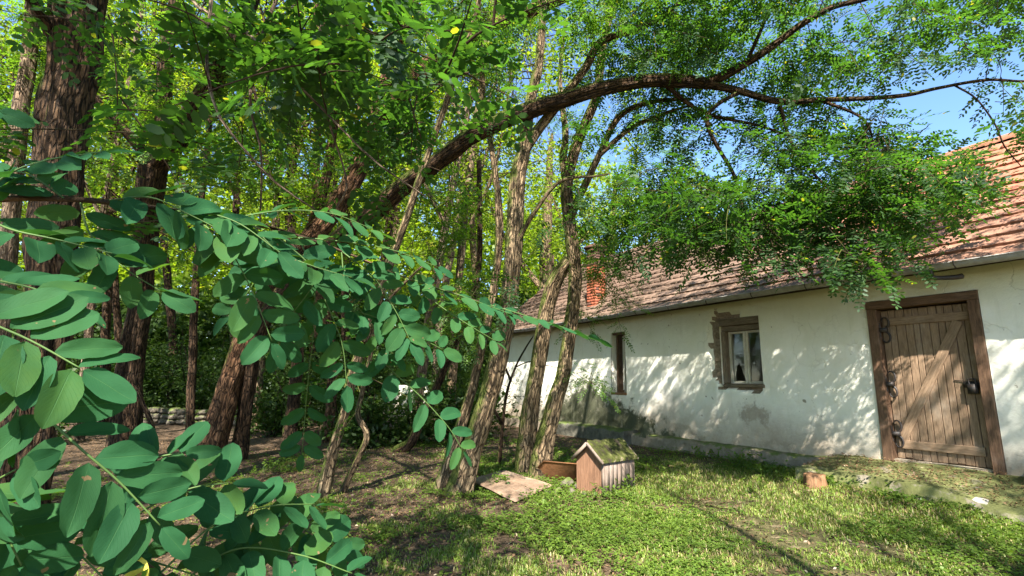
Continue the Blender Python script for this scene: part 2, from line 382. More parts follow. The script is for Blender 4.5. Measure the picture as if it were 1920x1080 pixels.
MAT['rubble'] = stone_mat('rubble_and_mud_mortar', (0.16, 0.12, 0.085), (0.36, 0.29, 0.21), 0.0, 22)
MAT['concrete'] = stone_mat('old_concrete', (0.17, 0.135, 0.095), (0.36, 0.30, 0.225), 0.5, 9)
MAT['slab'] = stone_mat('mossy_slab', (0.12, 0.10, 0.075), (0.30, 0.26, 0.20), 0.8, 9, (0.07, 0.08, 0.02))
MAT['concrete_dark'] = stone_mat('damp_black_concrete', (0.045, 0.045, 0.035), (0.15, 0.14, 0.11), 0.5, 9)
MAT['white_stone'] = stone_mat('pale_broken_concrete', (0.26, 0.24, 0.20), (0.5, 0.47, 0.42), 0.3, 14)
MAT['brick'] = stone_mat('red_brick', (0.21, 0.06, 0.035), (0.36, 0.115, 0.06), 0.0, 20)
MAT['mortar'] = stone_mat('sooty_mortar', (0.14, 0.11, 0.09), (0.3, 0.26, 0.22), 0.0, 30)
MAT['brick_dark'] = stone_mat('sooty_brick', (0.06, 0.035, 0.03), (0.17, 0.085, 0.06), 0.0, 20)
def tile_mat():
    g = G('clay_roof_tile'); p = g.pos(); r = g.objrand(); ri = g.island()
    n = g.noise(p, 16, 5, 0.7); big = g.noise(p, 0.8, 5, 0.65)
    c = g.ramp(n, [(0.28, (0.23, 0.08, 0.045)), (0.55, (0.33, 0.125, 0.07)), (0.8, (0.41, 0.185, 0.11))])
    c = g.mix(g.mapr(ri, 0, 1, 0, 0.35, False), c, (0.21, 0.105, 0.07))
    c = g.mix(g.mapr(r, 0, 1, 0, 0.3, False), c, (0.29, 0.165, 0.11))
    # the lower courses turn a duller brown
    z = g.sep(p)[2]
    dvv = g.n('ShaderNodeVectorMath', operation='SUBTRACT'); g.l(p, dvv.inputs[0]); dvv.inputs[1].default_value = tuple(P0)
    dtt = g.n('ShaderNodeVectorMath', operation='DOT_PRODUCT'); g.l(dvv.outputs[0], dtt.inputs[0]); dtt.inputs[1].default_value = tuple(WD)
    old_shaded = g.mapr(g.math('ADD', dtt.outputs['Value'], g.math('MULTIPLY', big, 4.0)), 1.6, 4.6)   # older mossy far stretch, its canopy shade painted in as darker brown
    c = g.mix(g.math('MULTIPLY', old_shaded, 0.95), c, g.mix(n, (0.055, 0.038, 0.03), (0.165, 0.11, 0.08)))
    ol = g.mapr(g.math('ADD', z, g.math('MULTIPLY', big, -1.3)), 2.9, 3.9, 1.0, 0.0)
    c = g.mix(g.math('MULTIPLY', ol, 0.5), c, g.mix(n, (0.13, 0.08, 0.055), (0.25, 0.18, 0.135)))
    c = g.mix(g.math('MULTIPLY', g.mapr(g.noise(p, 6, 5, 0.75), 0.56, 0.68), 0.6), c, (0.115, 0.10, 0.06))
    return g.done(c, 0.88, g.bump(n, 0.5, 0.012), 0.2)
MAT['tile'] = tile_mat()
MAT['zinc'] = stone_mat('weathered_zinc', (0.22, 0.21, 0.2), (0.40, 0.39, 0.37), 0.0, 6)
MAT['soffit'] = wood_mat('grey_soffit_boards', (0.08, 0.06, 0.045), (0.2, 0.16, 0.12))
MAT['door_wood'] = wood_mat('weathered_door_boards', (0.13, 0.083, 0.05), (0.31, 0.212, 0.135), wamt=0.45, wear=(0.36, 0.30, 0.235))
MAT['frame_wood'] = wood_mat('dark_frame_timber', (0.055, 0.03, 0.018), (0.18, 0.105, 0.062), wamt=0.3, wear=(0.22, 0.17, 0.13))
MAT['old_timber'] = wood_mat('grey_old_timber', (0.06, 0.045, 0.03), (0.22, 0.17, 0.115), wamt=0.3, wear=(0.25, 0.21, 0.16))
MAT['sash_wood'] = wood_mat('peeling_sash_paint', (0.38, 0.34, 0.26), (0.62, 0.58, 0.48), wamt=0.5, wear=(0.28, 0.22, 0.15))
MAT['kennel_front'] = wood_mat('kennel_front_boards', (0.12, 0.062, 0.036), (0.25, 0.135, 0.08), wamt=0.35, wear=(0.4, 0.26, 0.18))
MAT['kennel_side'] = wood_mat('kennel_side_boards', (0.12, 0.088, 0.068), (0.25, 0.19, 0.15), wamt=0.4, wear=(0.3, 0.25, 0.22))
MAT['fibreboard'] = wood_mat('fallen_fibreboard', (0.14, 0.08, 0.05), (0.25, 0.18, 0.125), scale=(3, 3, 3), wamt=0.6, wear=(0.23, 0.20, 0.155))
MAT['panel_brown'] = wood_mat('brown_plywood', (0.16, 0.07, 0.03), (0.30, 0.14, 0.06), scale=(2, 2, 2), wamt=0.2, wear=(0.2, 0.12, 0.07))
MAT['stump'] = wood_mat('rotting_stump', (0.09, 0.045, 0.02), (0.24, 0.13, 0.065), wamt=0.3, wear=(0.12, 0.1, 0.06))
g = G('rusty_iron'); n_ = g.noise(g.pos(), 30, 4); MAT['iron'] = g.done(g.ramp(n_, [(0.4, (0.012, 0.011, 0.011)), (0.75, (0.05, 0.03, 0.02))]), 0.6, g.bump(n_, 0.4, 0.004), 0.5)
def moss_mat():
    g = G('roof_moss'); p = g.pos(); n = g.noise(p, 9, 6, 0.75); f = g.noise(p, 60, 3, 0.6)
    c = g.ramp(n, [(0.38, (0.045, 0.036, 0.025)), (0.47, (0.045, 0.05, 0.015)), (0.57, (0.075, 0.085, 0.02)), (0.64, (0.17, 0.14, 0.09))])
    return g.done(c, 0.95, g.bump(g.math('ADD', n, f), 0.9, 0.02), 0.1)
MAT['moss'] = moss_mat()
def glass_mat():
    g = G('dusty_glass'); p = g.pos(); n = g.noise(p, 5, 4, 0.7)
    d = g.n('ShaderNodeBsdfTransparent'); d.inputs[0].default_value = (0.75, 0.78, 0.76, 1)
    gl = g.n('ShaderNodeBsdfGlossy'); gl.inputs['Roughness'].default_value = 0.04
    fr = g.n('ShaderNodeFresnel'); fr.inputs[0].default_value = 1.5
    m1 = g.n('ShaderNodeMixShader'); g.l(fr.outputs[0], m1.inputs[0]); g.l(d.outputs[0], m1.inputs[1]); g.l(gl.outputs[0], m1.inputs[2])
    du = g.n('ShaderNodeBsdfDiffuse'); du.inputs[0].default_value = (0.3, 0.28, 0.24, 1)
    m2 = g.n('ShaderNodeMixShader'); g.l(g.mapr(n, 0.35, 0.8, 0.01, 0.08), m2.inputs[0]); g.l(m1.outputs[0], m2.inputs[1]); g.l(du.outputs[0], m2.inputs[2])
    g.l(m2.outputs[0], g.out.inputs[0]); return g.m
MAT['glass'] = glass_mat()
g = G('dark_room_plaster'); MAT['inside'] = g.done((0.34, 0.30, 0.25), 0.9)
def ground_mat():
    g = G('soil_and_litter'); p = g.pos(); n = g.noise(p, 0.55, 5, 0.65); f = g.noise(p, 28, 5, 0.75); m = g.noise(p, 5, 5, 0.7)
    soil = g.ramp(f, [(0.28, (0.032, 0.021, 0.014)), (0.52, (0.085, 0.058, 0.037)), (0.75, (0.21, 0.15, 0.10))])
    green = g.ramp(f, [(0.3, (0.035, 0.045, 0.014)), (0.7, (0.12, 0.13, 0.04))])
    x, y, z = g.sep(p)
    side = g.math('ADD', g.math('MULTIPLY', x, 0.12), g.math('MULTIPLY', y, -0.03))
    k = g.mapr(g.math('ADD', g.math('ADD', n, g.math('MULTIPLY', m, 0.5)), side), 0.62, 0.95)
    c = g.mix(g.math('MULTIPLY', k, 0.5), soil, green)
    dry = g.mapr(g.math('ADD', m, g.math('MULTIPLY', x, 0.02)), 0.60, 0.72)
    c = g.mix(g.math('MULTIPLY', dry, 0.5), c, g.mix(f, (0.19, 0.125, 0.08), (0.40, 0.31, 0.21)))
    return g.done(c, 0.95, g.bump(f, 0.8, 0.03), 0.1)
MAT['ground'] = ground_mat()
MAT['rachis'] = G('leaf_stalk').done((0.06, 0.11, 0.025), 0.6)

# foreground leaflet ------------------------------------------------
def big_leaf_mat():
    g = G('broad_locust_leaflet'); uv = g.coord('UV'); x, y, z = g.sep(uv); oi = g.n('ShaderNodeObjectInfo'); r = oi.outputs['Random']
    c = g.mix(g.math('POWER', r, 2.6), (0.019, 0.078, 0.029), (0.046, 0.108, 0.022))
    mid = g.mapr(g.math('ABSOLUTE', g.math('SUBTRACT', x, 0.5)), 0.0, 0.022, 1.0, 0.0)
    # side veins run forward from the midrib
    vv = g.math('SUBTRACT', g.math('MULTIPLY', y, 11.0), g.math('MULTIPLY', g.math('ABSOLUTE', g.math('SUBTRACT', x, 0.5)), 9.0))
    fr = g.math('ABSOLUTE', g.math('SUBTRACT', g.math('FRACT', vv), 0.5)); vein = g.mapr(fr, 0.0, 0.08, 1.0, 0.0)
    pn = g.noise(g.pos(), 30, 4, 0.7); pb = g.noise(g.pos(), 120, 3, 0.6)
    c = g.mix(g.math('MULTIPLY', g.mapr(pn, 0.35, 0.7), 0.4), c, (0.027, 0.100, 0.040))
    c = g.mix(g.math('MULTIPLY', vein, 0.22), c, (0.035, 0.11, 0.042))
    c = g.mix(g.math('MULTIPLY', mid, 0.6), c, (0.05, 0.13, 0.045))
    c = g.mix(g.mapr(g.noise(g.pos(), 70, 2), 0.715, 0.735), c, (0.17, 0.12, 0.06))
    ct = g.mix(1.0, c, (2.0, 1.7, 0.5), 'MULTIPLY')
    h = g.math('ADD', g.math('MULTIPLY', vein, -0.5), g.math('ADD', g.math('MULTIPLY', mid, -1.0), g.math('MULTIPLY', pb, 0.25)))
    nb = g.bump(h, 0.35, 0.0015)
    p = g.n('ShaderNodeBsdfPrincipled'); g.setin(p.inputs['Base Color'], c); p.inputs['Roughness'].default_value = 0.66; p.inputs['Specular IOR Level'].default_value = 0.09; g.l(nb, p.inputs['Normal'])
    t = g.n('ShaderNodeBsdfTranslucent'); g.setin(t.inputs[0], ct); g.l(nb, t.inputs['Normal'])
    mx = g.n('ShaderNodeMixShader'); mx.inputs[0].default_value = 0.4; g.l(p.outputs[0], mx.inputs[1]); g.l(t.outputs[0], mx.inputs[2]); g.l(mx.outputs[0], g.out.inputs[0])
    return g.m
MAT['leaf_big'] = big_leaf_mat()
MAT['leaf_yellow'] = G('yellowed_leaflet').done((0.55, 0.47, 0.06), 0.6)

# ================================================================== GROUND
def axis(lo, hi, a, b, step, far=26):
    return np.concatenate([-np.geomspace(-lo, -a + 0.001, far)[:-1] if lo < a else [], np.arange(a, b, step), np.geomspace(b, hi, far)])
gx = np.concatenate([-np.geomspace(160, 12.2, 22), np.arange(-12, 9, 0.13), np.geomspace(9.1, 160, 22)])
gy = np.concatenate([-np.geomspace(120, 3.2, 18), np.arange(-3, 19, 0.13), np.geomspace(19.1, 220, 24)])
GX, GY = np.meshgrid(gx, gy); GZ = gz(GX, GY)
nx_, ny_ = len(gx), len(gy); ii = (np.arange(ny_ - 1)[:, None] * nx_ + np.arange(nx_ - 1)[None, :])
ground = obj('ground', mesh_np('ground', np.stack([GX, GY, GZ], -1), np.stack([ii, ii + 1, ii + nx_ + 1, ii + nx_], -1), smooth=True), None, MAT['ground'])
tag(ground, 'sloping yard of brown soil and patchy grass', kind='structure')

# ================================================================== HOUSE
U0, U1 = -5.2, 11.2
HZ = 3.30                                              # top of wall
house = thing('farm_house', 'long low whitewashed farmhouse with red tiled roof and plank door', 'house', W(0, 0, 0.3))
OPEN = [(-1.24, 0.02, 0.66, 2.84), (1.72, 2.53, 1.58, 2.83), (5.05, 5.54, 1.36, 2.81)]
us = np.unique(np.round(np.concatenate([np.arange(U0, -2.0, 0.25), np.arange(-2.0, 11.2, 0.055), [U1], [o[0] for o in OPEN], [o[1] for o in OPEN]]), 4))
zs = np.unique(np.round(np.concatenate([np.arange(0.1, HZ, 0.055), [HZ], [o[2] for o in OPEN], [o[3] for o in OPEN]]), 4))
UU, ZZ = np.meshgrid(us, zs)
def broken(u, z):                                      # plaster fallen away at the left of the casement
    e = (fbm(np.stack([u * 6, z * 6, 0 * u], -1), 31, 3) - 0.5)
    wdt = 0.22 * np.clip((z - 1.5) / 0.25, 0, 1) * np.clip((3.0 - z) / 0.25, 0.0, 1) * (1 - 0.35 * np.clip((2.1 - z) / 0.4, 0, 1))
    a = ((u > 2.45) & (u < 2.53 + wdt + e * 0.18) & (z > 1.55) & (z < 2.97 + e * 0.2))
    b = ((u > 2.12) & (u < 2.6) & (z > 2.8) & (z < 2.90 + e * 0.12 + (u - 2.12) * 0.15))
    c = ((u > 1.76) & (u < 2.62) & (z > 1.54 - e * 0.2) & (z < 1.6))
    return a | b | c
bulge = (fbm(np.stack([UU * 0.9, ZZ * 0.9, 0 * UU], -1), 21, 3) - 0.5) * 0.06 + (fbm(np.stack([UU * 5, ZZ * 5, 0 * UU], -1), 22, 3) - 0.5) * 0.018
lost = (fbm(np.stack([UU * 2.2, ZZ * 2.8, 0 * UU], -1), 23, 4) - 0.42 - 0.9 * (ZZ - 0.45))
bulge = bulge - 0.03 * np.clip(lost * 14, 0, 1)
bk = broken(UU, ZZ)
bulge = np.where(bk, -0.075 + (fbm(np.stack([UU * 14, ZZ * 14, 0 * UU], -1), 24, 3) - 0.5) * 0.07, bulge)
WV = W(UU, bulge, ZZ).reshape(-1, 3)
nu, nz_ = len(us), len(zs); cu = (us[:-1] + us[1:]) / 2; cz = (zs[:-1] + zs[1:]) / 2
CU, CZ = np.meshgrid(cu, cz); keep = np.ones_like(CU, bool)
for a, b, c, d in OPEN: keep &= ~((CU > a) & (CU < b) & (CZ > c) & (CZ < d))
ii = (np.arange(nz_ - 1)[:, None] * nu + np.arange(nu - 1)[None, :])
Q = np.stack([ii + 1, ii, ii + nu, ii + nu + 1], -1)[keep]
mi = broken(CU, CZ)[keep].astype(int)
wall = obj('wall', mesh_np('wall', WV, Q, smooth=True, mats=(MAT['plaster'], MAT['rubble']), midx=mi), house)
wall['label'] = 'whitewashed plaster front wall, stained at its foot'
DEPTH = 0.42
for k, (a, b, c, d) in enumerate(OPEN):                # reveals
    mb = MB()
    for (p, q) in (((a, c), (a, d)), ((b, d), (b, c)), ((a, d), (b, d)), ((b, c), (a, c))):
        mb.add([W(p[0], -0.005, p[1]), W(q[0], -0.005, q[1]), W(q[0], -DEPTH, q[1]), W(p[0], -DEPTH, p[1])], [[0, 1, 2, 3]])
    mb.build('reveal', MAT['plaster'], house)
HDEEP = 5.6
mb = MB()                                              # the other walls, and the dark room behind the openings
def wq(mb, pts, m=0): mb.add([W(*p) for p in pts], [[0, 1, 2, 3]], m=m)
wq(mb, [(U0, -HDEEP, 0), (U1, -HDEEP, 0), (U1, -HDEEP, HZ), (U0, -HDEEP, HZ)])
for u in (U0, U1):
    wq(mb, [(u, 0, 0), (u, -HDEEP, 0), (u, -HDEEP, HZ), (u, 0, HZ)])
    mb.add([W(u, 0, HZ), W(u, -HDEEP, HZ), W(u, -HDEEP / 2, 5.5)], None, [[0, 1, 2]])
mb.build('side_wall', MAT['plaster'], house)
mb = MB()
wq(mb, [(U0 + .1, -0.43, 0.68), (U1 - .1, -0.43, 0.68), (U1 - .1, -HDEEP + .1, 0.68), (U0 + .1, -HDEEP + .1, 0.68)])
wq(mb, [(U0 + .1, -0.1, 3.2), (U1 - .1, -0.1, 3.2), (U1 - .1, -HDEEP + .1, 3.2), (U0 + .1, -HDEEP + .1, 3.2)])
wq(mb, [(U0 + .1, -3.4, 0.3), (U1 - .1, -3.4, 0.3), (U1 - .1, -3.4, 3.2), (U0 + .1, -3.4, 3.2)])
mb.build('room_lining', MAT['inside'], house)

# plinth ------------------------------------------------------------
def rough_bar(name, u0, u1, s0, s1, z0, z1, mat, seed, du=0.07, amp=0.02):
    n = int((u1 - u0) / du) + 2; u = np.linspace(u0, u1, n)
    prof = np.array([(s1 - .0, z0), (s1, z1 - 0.06), (s1 - 0.03, z1 - 0.015), ((s0 + s1) / 2, z1), (s0, z1 + 0.01)])
    prof2 = np.vstack([prof]); m = len(prof2)
    V = np.zeros((n, m, 3)); 
    for k in range(m):
        d1 = (fbm(np.stack([u * 4, 0 * u + k * 0.6, 0 * u], -1), seed, 4) - 0.5) * amp * 2.2
        d2 = (fbm(np.stack([u * 4, 0 * u + k * 0.6, 0 * u], -1), seed + 40, 4) - 0.5) * amp * 2.2
        if k == m - 1: d1 = d1 * 0
        V[:, k] = W(u, prof2[k, 0] + d1, prof2[k, 1] + d2)
    i = (np.arange(n - 1)[:, None] * m + np.arange(m - 1)[None, :])
    Q = np.stack([i, i + m, i + m + 1, i + 1], -1).reshape(-1, 4)
    me = mesh_np(name, V, Q, smooth=False)
    bm = bmesh.new(); bm.from_mesh(me)
    for e_ in (0, n - 1):
        bm.verts.ensure_lookup_table()
        vs = [bm.verts[e_ * m + k] for k in range(m)]
        ex = bm.verts.new(Vector(W(u[e_], s0, z0))); bm.faces.new(vs + [ex])
    bm.to_mesh(me); bm.free()
    return obj(name, me, house, mat)
rough_bar('plinth', 0.55, 4.72, -0.02, 0.20, 0.1, 0.56, MAT['concrete'], 51)
rough_bar('plinth', 4.724, 7.9, -0.02, 0.42, 0.05, 0.62, MAT['concrete_dark'], 52)['label'] = 'black damp concrete footing'
rough_bar('plinth', 7.904, 11.2, -0.02, 0.30, 0.05, 0.58, MAT['concrete'], 53)
rough_bar('plinth', -5.2, -1.42, -0.02, 0.14, 0.1, 0.72, MAT['concrete'], 54)
# small cemented spur standing on the plinth
mb = MB(); c = W(4.35, 0.08, 0.0)
mb.add([W(4.55, 0.005, 0.5), W(4.22, 0.005, 0.5), W(4.3, 0.2, 0.5), W(4.5, 0.2, 0.5), W(4.40, 0.01, 0.98)], None, [[0, 3, 4], [3, 2, 4], [2, 1, 4]])
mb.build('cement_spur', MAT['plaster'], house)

# door --------------------------------------------------------------
ZV = np.array([0, 0, 1.0])
def wbox(name, u0, u1, s0, s1, z0, z1, bev, mat, parent, rot=0.0):
    """box laid out in wall coordinates, with its own origin at its centre so that the grain follows it"""
    c = W((u0 + u1) / 2, (s0 + s1) / 2, (z0 + z1) / 2)
    bm = bmesh.new(); bmesh.ops.create_cube(bm, size=1.0)
    for v in bm.verts: v.co = Vector((v.co.x * abs(u1 - u0), v.co.y * abs(s1 - s0), v.co.z * abs(z1 - z0)))
    if bev: bmesh.ops.bevel(bm, geom=list(bm.edges), offset=bev, segments=1, affect='EDGES')
    me = bpy.data.meshes.new(name); bm.to_mesh(me); bm.free()
    me.materials.append(mat)
    o = bpy.data.objects.new(name, me); COL.objects.link(o)
    Mx = frame(c, WD, -WN, ZV) @ Matrix.Rotation(rot, 4, 'Y')
    if parent is not None: o.parent = parent; o.matrix_parent_inverse = Matrix()
    o.matrix_basis = (parent_world(parent).inverted() @ Mx) if parent is not None else Mx
    return o
def hbox(name, u0, u1, s0, s1, z0, z1, bev, mat, parent):
    """as wbox, for a piece whose grain runs along the wall"""
    c = W((u0 + u1) / 2, (s0 + s1) / 2, (z0 + z1) / 2)
    bm = bmesh.new(); bmesh.ops.create_cube(bm, size=1.0)
    for v in bm.verts: v.co = Vector((v.co.x * abs(z1 - z0), v.co.y * abs(s1 - s0), v.co.z * abs(u1 - u0)))
    if bev: bmesh.ops.bevel(bm, geom=list(bm.edges), offset=bev, segments=1, affect='EDGES')
    me = bpy.data.meshes.new(name); bm.to_mesh(me); bm.free(); me.materials.append(mat)
    o = bpy.data.objects.new(name, me); COL.objects.link(o)
    Mx = frame(c, -ZV, -WN, WD)
    o.parent = parent; o.matrix_parent_inverse = Matrix(); o.matrix_basis = parent_world(parent).inverted() @ Mx
    return o
df = wbox('door_frame', -1.235, -1.125, -0.14, 0.035, 0.60, 2.715, 0.006, MAT['frame_wood'], house)
wbox('jamb', -0.105, 0.015, -0.14, 0.037, 0.60, 2.715, 0.006, MAT['frame_wood'], df)
hbox('lintel', -1.24, 0.02, -0.14, 0.042, 2.717, 2.83, 0.006, MAT['frame_wood'], df)
hbox('threshold', -1.24, 0.02, -0.16, 0.03, 0.50, 0.598, 0.006, MAT['concrete'], df)
door = wbox('door', -1.118, -0.112, -0.125, -0.113, 0.66, 2.70, 0.0, MAT['frame_wood'], house)
door['label'] = 'weathered plank door with a diagonal brace'
nb_ = 11; edges = np.linspace(-1.118, -0.112, nb_ + 1) + np.concatenate([[0], rng.uniform(-0.012, 0.012, nb_ - 1), [0]])
for k in range(nb_):
    wbox('plank', edges[k] + 0.0035, edges[k + 1] - 0.0035, -0.112, -0.085 + rng.uniform(-0.004, 0.003), 0.665 + rng.uniform(0, 0.02), 2.70 - rng.uniform(0, 0.01), 0.004, MAT['door_wood'], door)
hbox('batten', -1.10, -0.15, -0.084, -0.055, 2.48, 2.59, 0.005, MAT['door_wood'], door)
hbox('batten', -1.06, -0.16, -0.084, -0.055, 0.80, 0.91, 0.005, MAT['door_wood'], door)
# diagonal brace
ua, za, ub, zb = -0.20, 0.915, -0.98, 2.475
c = ((ua + ub) / 2, (za + zb) / 2); ln = math.hypot(ua - ub, za - zb); an = math.atan2(ub - ua, zb - za)
wbox('brace', c[0] - 0.055, c[0] + 0.055, -0.083, -0.056, c[1] - ln / 2, c[1] + ln / 2, 0.005, MAT['door_wood'], door, rot=an)
for hz in (2.42, 1.66, 0.99):                          # wrought strap hinges with curled ends
    mb = MB()
    mb.box(W(-0.12, -0.035, hz), WD * 0.075, WN * 0.03, ZV * 0.03)
    ptsp = [W(-0.10, -0.035, hz - 0.1), W(-0.10, -0.035, hz + 0.1)]
    tube(mb, spline(np.array(ptsp), 6), np.full(6, 0.014), 8)
    for sg in (-1, 1):
        th = np.linspace(0, 1.5 * math.pi, 14)
        u = -0.17 - 0.045 * np.sin(th); z = hz + sg * (0.03 + 0.062 * (1 - np.cos(th)) + 0.03 * th / 4)
        tube(mb, W(u, -0.05, z), np.linspace(0.017, 0.009, 14), 6)
    mb.build('hinge', MAT['iron'], door)
mb = MB(); mb.box(W(-1.03, -0.065, 1.66), WD * 0.085, WN * 0.016, ZV * 0.035); mb.box(W(-1.04, -0.03, 1.61), WD * 0.05, WN * 0.02, ZV * 0.06)
tube(mb, spline(np.array([W(-1.01, -0.03, 1.66), W(-1.01, -0.03, 1.73), W(-1.07, -0.03, 1.73), W(-1.07, -0.03, 1.66)]), 14), np.full(14, 0.009), 6)
mb.build('padlock', MAT['iron'], door)
mb = MB(); tube(mb, spline(np.array([W(-0.85, -0.075, 1.72), W(-1.0, -0.07, 1.70), W(-1.10, -0.06, 1.71)]), 6), np.full(6, 0.006), 6); mb.build('bolt', MAT['iron'], door)

# casement window ---------------------------------------------------
wf = hbox('casement_window', 1.72, 2.53, -0.20, 0.012, 2.70, 2.826, 0.006, MAT['old_timber'], house)
wf['label'] = 'two pane casement set below timber lintels'
hbox('lintel', 1.722, 2.528, -0.22, -0.05, 2.60, 2.697, 0.006, MAT['old_timber'], wf)
hbox('sill', 1.70, 2.50, -0.22, 0.02, 1.575, 1.635, 0.008, MAT['old_timber'], wf)
wbox('jamb', 2.44, 2.525, -0.22, -0.03, 1.642, 2.598, 0.006, MAT['old_timber'], wf)
wbox('jamb', 1.722, 1.742, -0.22, -0.11, 1.642, 2.598, 0.003, MAT['old_timber'], wf)
for (a, b) in ((2.093, 2.437), (1.745, 2.087)):
    wbox('sash_stile', b - 0.048, b, -0.17, -0.125, 1.645, 2.595, 0.004, MAT['sash_wood'], wf)
    wbox('sash_stile', a, a + 0.048, -0.17, -0.125, 1.645, 2.595, 0.004, MAT['sash_wood'], wf)
    hbox('sash_rail', a + 0.05, b - 0.05, -0.168, -0.127, 2.555, 2.595, 0.004, MAT['sash_wood'], wf)
    hbox('sash_rail', a + 0.05, b - 0.05, -0.168, -0.127, 1.645, 1.69, 0.004, MAT['sash_wood'], wf)
# left pane is broken: a dark triangular hole at its foot
mb = MB(); L = lambda u, z: W(u, -0.148, z)
mb.add([L(2.388, 1.692), L(2.388, 2.553), L(2.143, 2.553), L(2.143, 1.72), L(2.26, 2.02), L(2.30, 1.95), L(2.35, 1.76)], None,
       [[0, 1, 6], [6, 1, 5], [5, 1, 4], [4, 1, 2], [4, 2, 3]])
mb.build('pane', MAT['glass'], wf)['label'] = 'broken pane'
mb = MB(); mb.add([L(1.795, 1.692), L(2.037, 1.692), L(2.037, 2.553), L(1.795, 2.553)], [[0, 1, 2, 3]]); mb.build('pane', MAT['glass'], wf)
# rubble stones showing where the plaster fell
def rock_mesh(name, seed, r=1.0, flat=0.75):
    bm = bmesh.new(); bmesh.ops.create_icosphere(bm, subdivisions=2, radius=1.0)
    co = np.array([v.co[:] for v in bm.verts]); q = fbm(co * 1.3 + seed * 3.1, seed, 3)
    co = np.sign(co) * np.abs(co) ** 0.75
    co = co * (0.62 + 0.7 * q[:, None]) * np.array([1, flat, flat]) * r
    for v, k in zip(bm.verts, co): v.co = Vector(k)
    me = bpy.data.meshes.new(name); bm.to_mesh(me); bm.free(); return me
ROCKS = [rock_mesh('stone', k) for k in range(5)]
for m_ in ROCKS: m_.materials.append(MAT['stone'])
RUB = [rock_mesh('rubble_stone', k + 7) for k in range(4)]
for m_ in RUB: m_.materials.append(MAT['rubble'])
def place(name, me, parent, loc, rot, scale):
    o = bpy.data.objects.new(name, me); COL.objects.link(o)
    Mx = Matrix.LocRotScale(Vector(loc), rot, Vector(scale))
    if parent is not None: o.parent = parent; o.matrix_parent_inverse = Matrix(); o.matrix_basis = parent_world(parent).inverted() @ Mx
    else: o.matrix_basis = Mx
    return o
from mathutils import Euler
def reul(a=3.14): return Euler([random.uniform(-a, a) for _ in range(3)]).to_quaternion()
zz = 1.66
for k in range(9):
    place('rubble_stone', RUB[k % 4], wall, W(2.60 + rng.uniform(-0.03, 0.04), -0.085, zz), Matrix((WD, WN, ZV)).transposed().to_quaternion(), (0.08 + rng.uniform(-.015, .02), 0.05, 0.075)); zz += 0.145
# narrow window -----------------------------------------------------
nw = wbox('narrow_window', 5.055, 5.535, -0.30, -0.27, 1.37, 1.47, 0.004, MAT['frame_wood'], house)
hbox('sill', 5.05, 5.56, -0.27, 0.02, 1.355, 1.41, 0.008, MAT['stump'], nw)
hbox('lintel', 5.053, 5.537, -0.30, -0.04, 2.755, 2.805, 0.004, MAT['frame_wood'], nw)
wbox('jamb', 5.485, 5.537, -0.30, -0.16, 1.412, 2.753, 0.004, MAT['frame_wood'], nw)
wbox('jamb', 5.053, 5.10, -0.30, -0.16, 1.412, 2.753, 0.004, MAT['frame_wood'], nw)
wbox('mullion', 5.30, 5.335, -0.26, -0.21, 1.412, 2.753, 0.004, MAT['sash_wood'], nw)
hbox('transom', 5.102, 5.298, -0.26, -0.21, 2.32, 2.36, 0.004, MAT['frame_wood'], nw)
mb = MB(); mb.box(W(5.2, -0.245, 2.55), WD * 0.095, WN * 0.004, ZV * 0.19); mb.build('pane', MAT['white_stone'], nw)['label'] = 'pale upper right pane'  # pale opaque sheet in place of glass
mb = MB(); mb.add([W(5.102, -0.24, 1.475), W(5.298, -0.24, 1.475), W(5.298, -0.24, 2.318), W(5.102, -0.24, 2.318)], [[0, 1, 2, 3]]); mb.build('pane', MAT['glass'], nw)
mb = MB(); mb.add([W(5.337, -0.24, 1.475), W(5.483, -0.24, 1.475), W(5.483, -0.24, 2.753), W(5.337, -0.24, 2.753)], [[0, 1, 2, 3]]); mb.build('pane', MAT['glass'], nw)

# roof --------------------------------------------------------------
EAVE_S, EAVE_Z, RIDGE_S, RIDGE_Z = 0.38, 3.14, -2.8, 5.74
SL = np.array([RIDGE_S - EAVE_S, RIDGE_Z - EAVE_Z]); SLEN = np.linalg.norm(SL); SLu = SL / SLEN
RN = -SLu[1] * 0 + 0
def RP(u, v, h=0.0):                                   # point on the front slope: v metres up from the eave, h above it
    s = EAVE_S + SLu[0] * v + SLu[1] * h; z = EAVE_Z + SLu[1] * v - SLu[0] * h
    return W(u, s, z)
mb = MB()
mb.add([RP(U0 - .2, 0, -0.05), RP(U1 + .2, 0, -0.05), RP(U1 + .2, SLEN, -0.05), RP(U0 - .2, SLEN, -0.05)], [[0, 1, 2, 3]])
mb.add([RP(U0 - .2, 0, -0.09), RP(U1 + .2, 0, -0.09), RP(U1 + .2, SLEN, -0.09), RP(U0 - .2, SLEN, -0.09)], [[0, 1, 2, 3]])
b0 = [W(U0 - .2, -HDEEP - 0.38, EAVE_Z), W(U1 + .2, -HDEEP - 0.38, EAVE_Z), W(U1 + .2, RIDGE_S, RIDGE_Z), W(U0 - .2, RIDGE_S, RIDGE_Z)]
mb.add(b0, [[0, 1, 2, 3]])
roof = mb.build('roof', MAT['soffit'], house)
roof['label'] = 'red clay tiled roof, darker along the eave'
TW, TE, TL, TT = 0.19, 0.262, 0.32, 0.02
rows = int(SLEN / TE)
